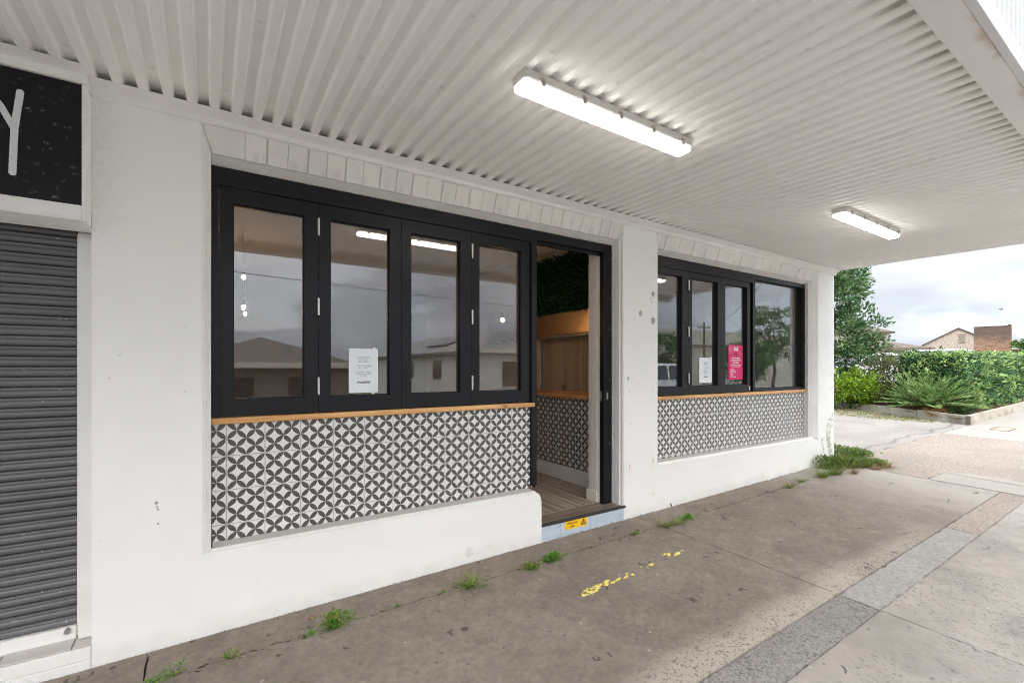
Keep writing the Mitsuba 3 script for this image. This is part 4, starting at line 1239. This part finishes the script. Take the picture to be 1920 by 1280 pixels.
# ------------------------------------------------------------------ vehicles
def car(name, lb, loc, rz, prof, cabin, width, wheels, wr, suv=False):
    """prof: side outline of the body below the windows; cabin: outline of the glasshouse; x runs to the front."""
    t = thing(name, lb, 'car')
    mv = lambda m: xf(m, loc=loc, rz=rz)

    def loft(pts, w, taper, n=5):
        """The outline swept across the width, drawn in towards both flanks."""
        pts = np.array(pts)
        c = pts.mean(0)
        secs = []
        us = [-1, -.96, -.80, 0, .80, .96, 1]
        sc = [.94, .985, 1, 1, 1, .985, .94]
        for u, s in zip(us, sc):
            z_ = pts[:, 1]
            yy = u * w / 2 * (1 - taper * np.clip((z_ - z_.min()) / (np.ptp(z_) + 1e-9), 0, 1))
            secs.append(np.stack([c[0] + (pts[:, 0] - c[0]) * s, yy, z_ - (1 - s) * .6 * np.clip(z_ - c[1], 0, 9)], 1))
        n_ = len(pts)
        Vv = np.vstack(secs)
        Ff = []
        for k in range(len(secs) - 1):
            for q in range(n_):
                a_, b_ = k * n_ + q, k * n_ + (q + 1) % n_
                Ff += [[a_, b_, b_ + n_], [a_, b_ + n_, a_ + n_]]
        m_ = trimesh.Trimesh(Vv, Ff, process=False)
        tri_ = trimesh.creation.triangulate_polygon(sg.Polygon(pts), engine='earcut')
        vi = [int(np.argmin(((pts - p_) ** 2).sum(1))) for p_ in tri_[0]]
        caps = [[vi[a_] for a_ in f_] for f_ in tri_[1]]
        e = (len(secs) - 1) * n_
        Ff += [[a_, b_, c_] for a_, b_, c_ in caps] + [[e + c_, e + b_, e + a_] for a_, b_, c_ in caps]
        m_ = trimesh.Trimesh(Vv, Ff, process=False)
        m_.fix_normals()
        return m_
    body = sg.Polygon(prof)
    for wx in wheels:
        body = body.difference(sg.Point(wx, wr * .95).buffer(wr * 1.14, 12))
    body = body.simplify(.004)
    part('body', t, mv(loft(list(body.exterior.coords)[:-1], width, .05)), 'car_white', smooth=28)
    cab = sg.Polygon(cabin)
    part('glasshouse', t, mv(loft(list(cab.buffer(-.03, join_style=2).exterior.coords)[:-1], width * .95, .22)), 'car_glass', smooth=28)
    top = max(p[1] for p in cabin)
    roof = cab.intersection(sg.box(-9, top - .11, 9, 9))
    part('roof', t, mv(loft(list(roof.exterior.coords)[:-1], width * .80, .06)), 'car_white', smooth=28)
    zb = min(p[1] for p in cabin)
    for frac in (.0, .34, .68, 1.0):                        # pillars
        xb = [p[0] for p in cabin if p[1] < zb + .05]
        xt = [p[0] for p in cabin if p[1] > top - .08]
        a0 = min(xb) + (max(xb) - min(xb)) * frac
        a1 = min(xt) + (max(xt) - min(xt)) * frac
        for s in (-1, 1):
            part('pillar', t, mv(tube([[a0, s * width * .470, zb], [(a0 + a1) / 2, s * width * .43, (zb + top) / 2], [a1, s * width * .385, top - .06]], [.045, .042, .04], 6)), 'car_white')
    for wx in wheels:
        for s in (-1, 1):
            c_ = np.array([wx, s * (width / 2 - .11), wr])
            k = part('wheel', t, mv(cyl(c_ - [0, .1, 0], c_ + [0, .1, 0], wr, 24)), 'tyre', smooth=40)
            scene[k + '__rim'] = mikit.ply(mv(cyl(c_ - [0, .106, 0], c_ + [0, .106, 0], wr * .66, 20)), 'wheel_rim', smooth=40)
    xr = min(p[0] for p in prof)
    xf_ = max(p[0] for p in prof)
    for s in (-1, 1):
        part('tail_light', t, mv(cbox(xr + .015, xr + .13, s * width * .44 - .09, s * width * .44 + .09, .78, .98, .02)), 'lamp_red')
        part('headlight', t, mv(cbox(xf_ - .22, xf_ - .03, s * width * .41 - .12, s * width * .41 + .12, .64, .78, .02)), 'car_glass')
        part('mirror', t, mv(cbox(.55, .72, s * (width / 2 + .06) - .09, s * (width / 2 + .06) + .09, .98, 1.1, .02)), 'car_white')
    return t


HATCH = [(-1.95, .35), (-2.0, .62), (-1.97, .95), (-1.6, 1.0), (.9, .98), (1.55, .84), (1.98, .66), (2.02, .42), (1.95, .24), (-1.85, .24)]
HCAB = [(-1.9, .96), (-1.55, 1.42), (-1.1, 1.56), (-.2, 1.59), (.35, 1.52), (1.22, .96)]
SUVB = [(-2.25, .4), (-2.3, .75), (-2.27, 1.1), (-1.9, 1.14), (.9, 1.12), (1.75, 1.02), (2.25, .84), (2.3, .5), (2.22, .3), (-2.15, .3)]
SCAB = [(-2.22, 1.10), (-1.95, 1.62), (-1.6, 1.72), (-.2, 1.76), (.45, 1.68), (1.25, 1.10)]
RZ = -A
car('parked_car', 'white car parked behind the garden bed, its windscreen showing through the shrub', (26.9, 5.6, float(G(26.9, 5.6)) - .02), RZ, HATCH, HCAB, 1.75, (-1.3, 1.25), .31)
car('parked_car', 'white car with only its long roof showing over the hedge', (32.3, 4.4, float(G(32.3, 4.4)) + .03), RZ, SUVB, SCAB, 1.85, (-1.4, 1.4), .36)
car('parked_car', 'tall white car parked on the street, seen only as a reflection in the far window', (13.5, -9.0, float(G(13.5, -9.0)) - .03), math.pi, SUVB, SCAB, 1.85, (-1.4, 1.4), .36)

# ------------------------------------------------------------------ houses beyond the driveway (their fronts stand square to the side street)
def loc2(u, d, z):
    """From (along the side street, away from it) to the world."""
    ca, sa = math.cos(A), math.sin(A)
    return np.array([u * ca + d * sa, -3.186 - u * sa + d * ca, z])


def turned(m):
    ca, sa = math.cos(A), math.sin(A)
    v = m.vertices.copy()
    m.vertices = np.stack([v[:, 0] * ca + v[:, 1] * sa, -3.186 - v[:, 0] * sa + v[:, 1] * ca, v[:, 2]], 1)
    return m


def gable(u0, u1, d0, d1, zg, ze, zr, over=.25):
    w = ext_xz(sg.Polygon([(u0, zg), (u1, zg), (u1, ze), ((u0 + u1) / 2, zr), (u0, ze)]), d0, d1)
    s = (zr - ze) / ((u1 - u0) / 2)
    um = (u0 + u1) / 2
    rf = [ext_xz(sg.Polygon([(u0 - over, ze - s * over + .015), (um, zr + .015), (um, zr + .11), (u0 - over, ze - s * over + .11)]), d0 - over, d1 + over),
          ext_xz(sg.Polygon([(um + .002, zr + .015), (u1 + over, ze - s * over + .015), (u1 + over, ze - s * over + .11), (um + .002, zr + .11)]), d0 - over, d1 + over)]
    return w, cat(rf)


h1 = thing('gable_house', 'pale pink gabled house with a slatted vent and a big old brick chimney', 'house')
A2 = A + math.radians(44.0)


def turned2(m):
    ca, sa = math.cos(A2), math.sin(A2)
    v = m.vertices.copy()
    m.vertices = np.stack([v[:, 0] * ca + v[:, 1] * sa, -3.186 - v[:, 0] * sa + v[:, 1] * ca, v[:, 2]], 1)
    return m


w, rf = gable(-2.66, 2.7, 55.6, 64, .8, 3.34, 4.95, .12)
part('wall', h1, turned2(w), 'house_pink')
part('roof', h1, turned2(rf), 'roof_brown')
vk = part('vent', h1, turned2(cbox(.02, .44, 55.56, 55.595, 3.72, 4.58, .01)), 'house_pink')
for q in range(5):
    scene[f'{vk}__slat' + (f'_{q:03d}' if q else '')] = mikit.ply(turned2(cbox(.04, .42, 55.53, 55.558, 3.76 + .165 * q, 3.81 + .165 * q, .004)), 'roof_brown')
A2 = A + math.radians(46.1)
ck = part('chimney', h1, turned2(cat(cbox(-1.0, 1.05, 51.9, 52.9, 3.0, 4.80, .02), cbox(-1.06, 1.12, 51.8, 53.0, .7, 2.998, .02))), 'brick_old')
part('chimney__capping', h1, turned2(cat(cbox(.86, 1.03, 51.88, 52.92, 4.802, 4.90, .01), cbox(-.98, .85, 51.88, 52.92, 4.802, 4.83, .008))), 'brick_old')
part('lean_to', h1, turned2(cat(cbox(1.13, 2.4, 53.2, 56, .7, 2.9, .02), cbox(1.13, 2.6, 53.1, 56.1, 2.91, 3.05, .02))), 'wall_brown')

h2 = thing('low_house', 'low house with a dark brown tiled hip roof behind the white car', 'house')


def hip(u0, u1, d0, d1, ze, zr, over=.4):
    u0, u1, d0, d1 = u0 - over, u1 + over, d0 - over, d1 + over
    hw = min((u1 - u0), (d1 - d0)) / 2
    if u1 - u0 >= d1 - d0:
        a_, b_ = (u0 + hw, (d0 + d1) / 2), (u1 - hw, (d0 + d1) / 2)
        if b_[0] - a_[0] < .02:
            b_ = (a_[0] + .02, a_[1])
    else:
        a_, b_ = ((u0 + u1) / 2, d0 + hw), ((u0 + u1) / 2, d1 - hw)
    V = [(u0, d0, ze), (u1, d0, ze), (u1, d1, ze), (u0, d1, ze), (a_[0], a_[1], zr), (b_[0], b_[1], zr)]
    V += [(x, y, z - .16) for x, y, z in V[:4]]
    return trimesh.convex.convex_hull(np.array(V))


part('wall', h2, turned(box(27.0, 30.2, 34, 42, .8, 3.0)), 'fascia_cream')
part('roof', h2, turned(hip(26.6, 30.4, 34, 44, 3.05, 3.72)), 'roof_brown', smooth=False)
part('fascia', h2, turned(box(26.25, 30.75, 33.55, 33.592, 2.86, 3.02)), 'wall_brown')
part('window', h2, turned(cbox(29.6, 30.1, 33.97, 33.997, 2.05, 2.7, .01)), 'dark_window')

h3 = thing('two_storey_house', 'white two storey house with a brown roof half hidden by the tree', 'house')
part('wall', h3, turned(box(32.0, 36.6, 45, 55, .9, 5.0)), 'fascia_cream')
part('roof', h3, turned(hip(32.0, 36.6, 45, 55, 5.1, 6.3)), 'roof_brown')
for u in (34.3, 35.5):
    part('window', h3, turned(cbox(u, u + .7, 44.96, 44.997, 3.9, 4.8, .01)), 'dark_window')
part('downpipe', h3, turned(cyl([36.65, 44.9, 1.0], [36.65, 44.9, 4.95], .05, 8)), 'wall_brown')

X, Y = np.meshgrid(np.linspace(-60, 320, 80), np.linspace(170, 520, 20), indexing='ij')
hz_ = 1 + 9.5 * np.exp(-((X - 135) / 90) ** 2) * np.sin(np.clip((Y - 170) / 120, 0, 1) * np.pi / 2) + 2.5 * meshkit.fbm(np.stack([X / 22, Y / 40, X * 0], -1), 4) * np.clip((Y - 170) / 60, 0, 1)
g_ = grid(-60, 320, 170, 520, 80, 20, lambda a_, b_: hz_)
struct('hill', turned(g_), 'hill_green', smooth=True, label='low far hill between the houses')

# ------------------------------------------------------------------ across the street (seen as reflections in the glass)
def street_house(name, lb, x0, x1, y0, y1, zg, ze, zr, wallm, roofm, hips, wins, extra=None):
    t = thing(name, lb, 'house')
    part('wall', t, box(x0, x1, y0, y1, zg, ze), wallm)
    for h_ in hips:
        part('roof', t, hip(*h_), roofm)
    part('fascia', t, cat(box(x0 - .42, x1 + .42, y1 + .405, y1 + .43, ze - .1, ze + .12)), 'fascia_cream')
    for (a_, b_, c_, d_, face) in wins:
        if face == 'f':
            k = part('window', t, cbox(a_, b_, y1 + .003, y1 + .03, c_, d_, .008), 'dark_window')
            scene[k + '__frame'] = mikit.ply(ext_xz(rect(a_ - .06, c_ - .06, b_ + .06, d_ + .06).difference(rect(a_, c_, b_, d_)), y1 + .002, y1 + .06), wallm)
        else:
            k = part('window', t, cbox(x0 - .03, x0 - .003, a_, b_, c_, d_, .008), 'dark_window')
    return t


zh = float(G(0, -17)) - .05
street_house('brown_house', 'low brown house with ribbed hip roofs across the street, reflected in the larger window', -7.5, 5.2, -27, -17, zh, 1.66, 2.9, 'wall_brown', 'roof_iron',
             [(-1.2, 5.0, -27, -17, 1.7, 2.95), (-7.6, -1.25, -27, -18.2, 1.7, 2.92)], [(-.2, 1.4, .1, 1.2, 'f'), (2.6, 4.2, .1, 1.2, 'f'), (-4.6, -3.0, .1, 1.2, 'f')])
wh = street_house('white_house', 'white weatherboard house with a grey hip roof across the street, seen reflected beside the door', 11.4, 17.5, -36, -17, zh, 2.42, 3.75, 'weatherboard', 'roof_grey',
                  [(11.4, 17.5, -36, -17, 2.46, 3.85)], [(12.6, 13.8, .6, 1.9, 'f'), (15.2, 16.4, .6, 1.9, 'f'), (-23, -21.8, .9, 2.0, 's'), (-27, -26.2, .9, 2.0, 's')])
sp_ = []
for q in range(3):
    V = np.array([[12.0 + .0, -22.5 - 1.1 * q, 2.9], [12.0, -23.5 - 1.1 * q, 2.9], [13.5, -23.5 - 1.1 * q, 3.45], [13.5, -22.5 - 1.1 * q, 3.45]])
    sp_.append(trimesh.convex.convex_hull(np.vstack([V + [0, 0, .05], V + [0, 0, .09]])))
for m in sp_:
    part('solar_panel', wh, m, 'solar')
sd_ = thing('large_shed', 'long cream industrial shed across the street, seen reflected in the far window', 'shed')
part('wall', sd_, box(27, 70, -34, -22, -1.2, 3.6), 'shed_cream')
part('roof', sd_, cat(box(26.7, 70.3, -34.3, -21.7, 3.61, 4.9)), 'shed_cream')
for (x, y, h, rad, lb) in ((24.0, -10.6, 2.6, 1.2, 'dark bushy street tree reflected behind the first notice of the far window'), (30.5, -12.5, 5.0, 2.1, 'feathery dark tree reflected in the rightmost window pane'), (20.5, -13.5, 3.2, 1.5, 'dark tree across the street reflected behind the white car'), (2.6, -31, 3.9, .5, 'small tree top showing over the ribbed roof reflection')):
    t = thing('street_tree', lb, 'tree', 'trees across the street')
    zb = float(G(x, y)) - .1
    (m, c), cs = crown([((x, y, zb + h * .72), (rad, rad, h * .36), 1)], 90, 44, .19, GREEN_T, int(x * 7), .38)
    part('crown', t, m, 'leaf', color=c)
    part('trunk', t, cat([limb((x, y, zb), (x, y, zb + h * .7), .12, .05, 9)] + [limb((x, y, zb + h * .45), tuple(cs[q]), .04, .012, q) for q in range(0, 40, 6)]), 'bark')
t = thing('power_pole', 'timber power pole with a crossarm across the street, reflected in the far window', 'pole')
part('shaft', t, tube([[24.6, -13.5, -1.0], [24.6, -13.5, 4.3]], [.06, .05], 10), 'pole_wood')
part('crossarm', t, cbox(24.0, 25.2, -13.54, -13.46, 3.94, 4.0, .01), 'pole_wood')
for q, (a_, b_, lb) in enumerate((([24.0, -13.5, 4.05], [-30, -13.9, 6.4], 'overhead wire running above the street, reflected in the windows'), ([25.2, -13.5, 4.05], [8.5, -.1, 4.5], 'service wire from the pole to the cafe wall, reflected in the windows'))):
    tt = np.linspace(0, 1, 24)[:, None]
    P = np.array(a_) * (1 - tt) + np.array(b_) * tt
    P[:, 2] -= (.5 * 4 * tt * (1 - tt))[:, 0]
    single('overhead_wire', lb, 'wire', tube(P, .012, 5), 'wire')
t = thing('bird', 'small dark bird flying in the pale sky over the hedge', 'bird')
bp = np.array([43.0, 4.54, 5.37])
bd = trimesh.creation.icosphere(2, .07)
bd.vertices *= [1.3, .6, .5]
part('body', t, xf(bd, loc=bp, rz=-.6), 'feather', smooth=True)
for s in (-1, 1):
    part('wing', t, xf(trimesh.convex.convex_hull(np.array([[.05, 0, 0], [-.05, 0, 0], [-.04, s * .10, .05], [.0, s * .10, .05], [0, s * .06, .035], [-.04, s * .15, .03], [.04, 0, .012], [-.04, 0, .012]])), loc=bp, rz=-.6), 'feather')
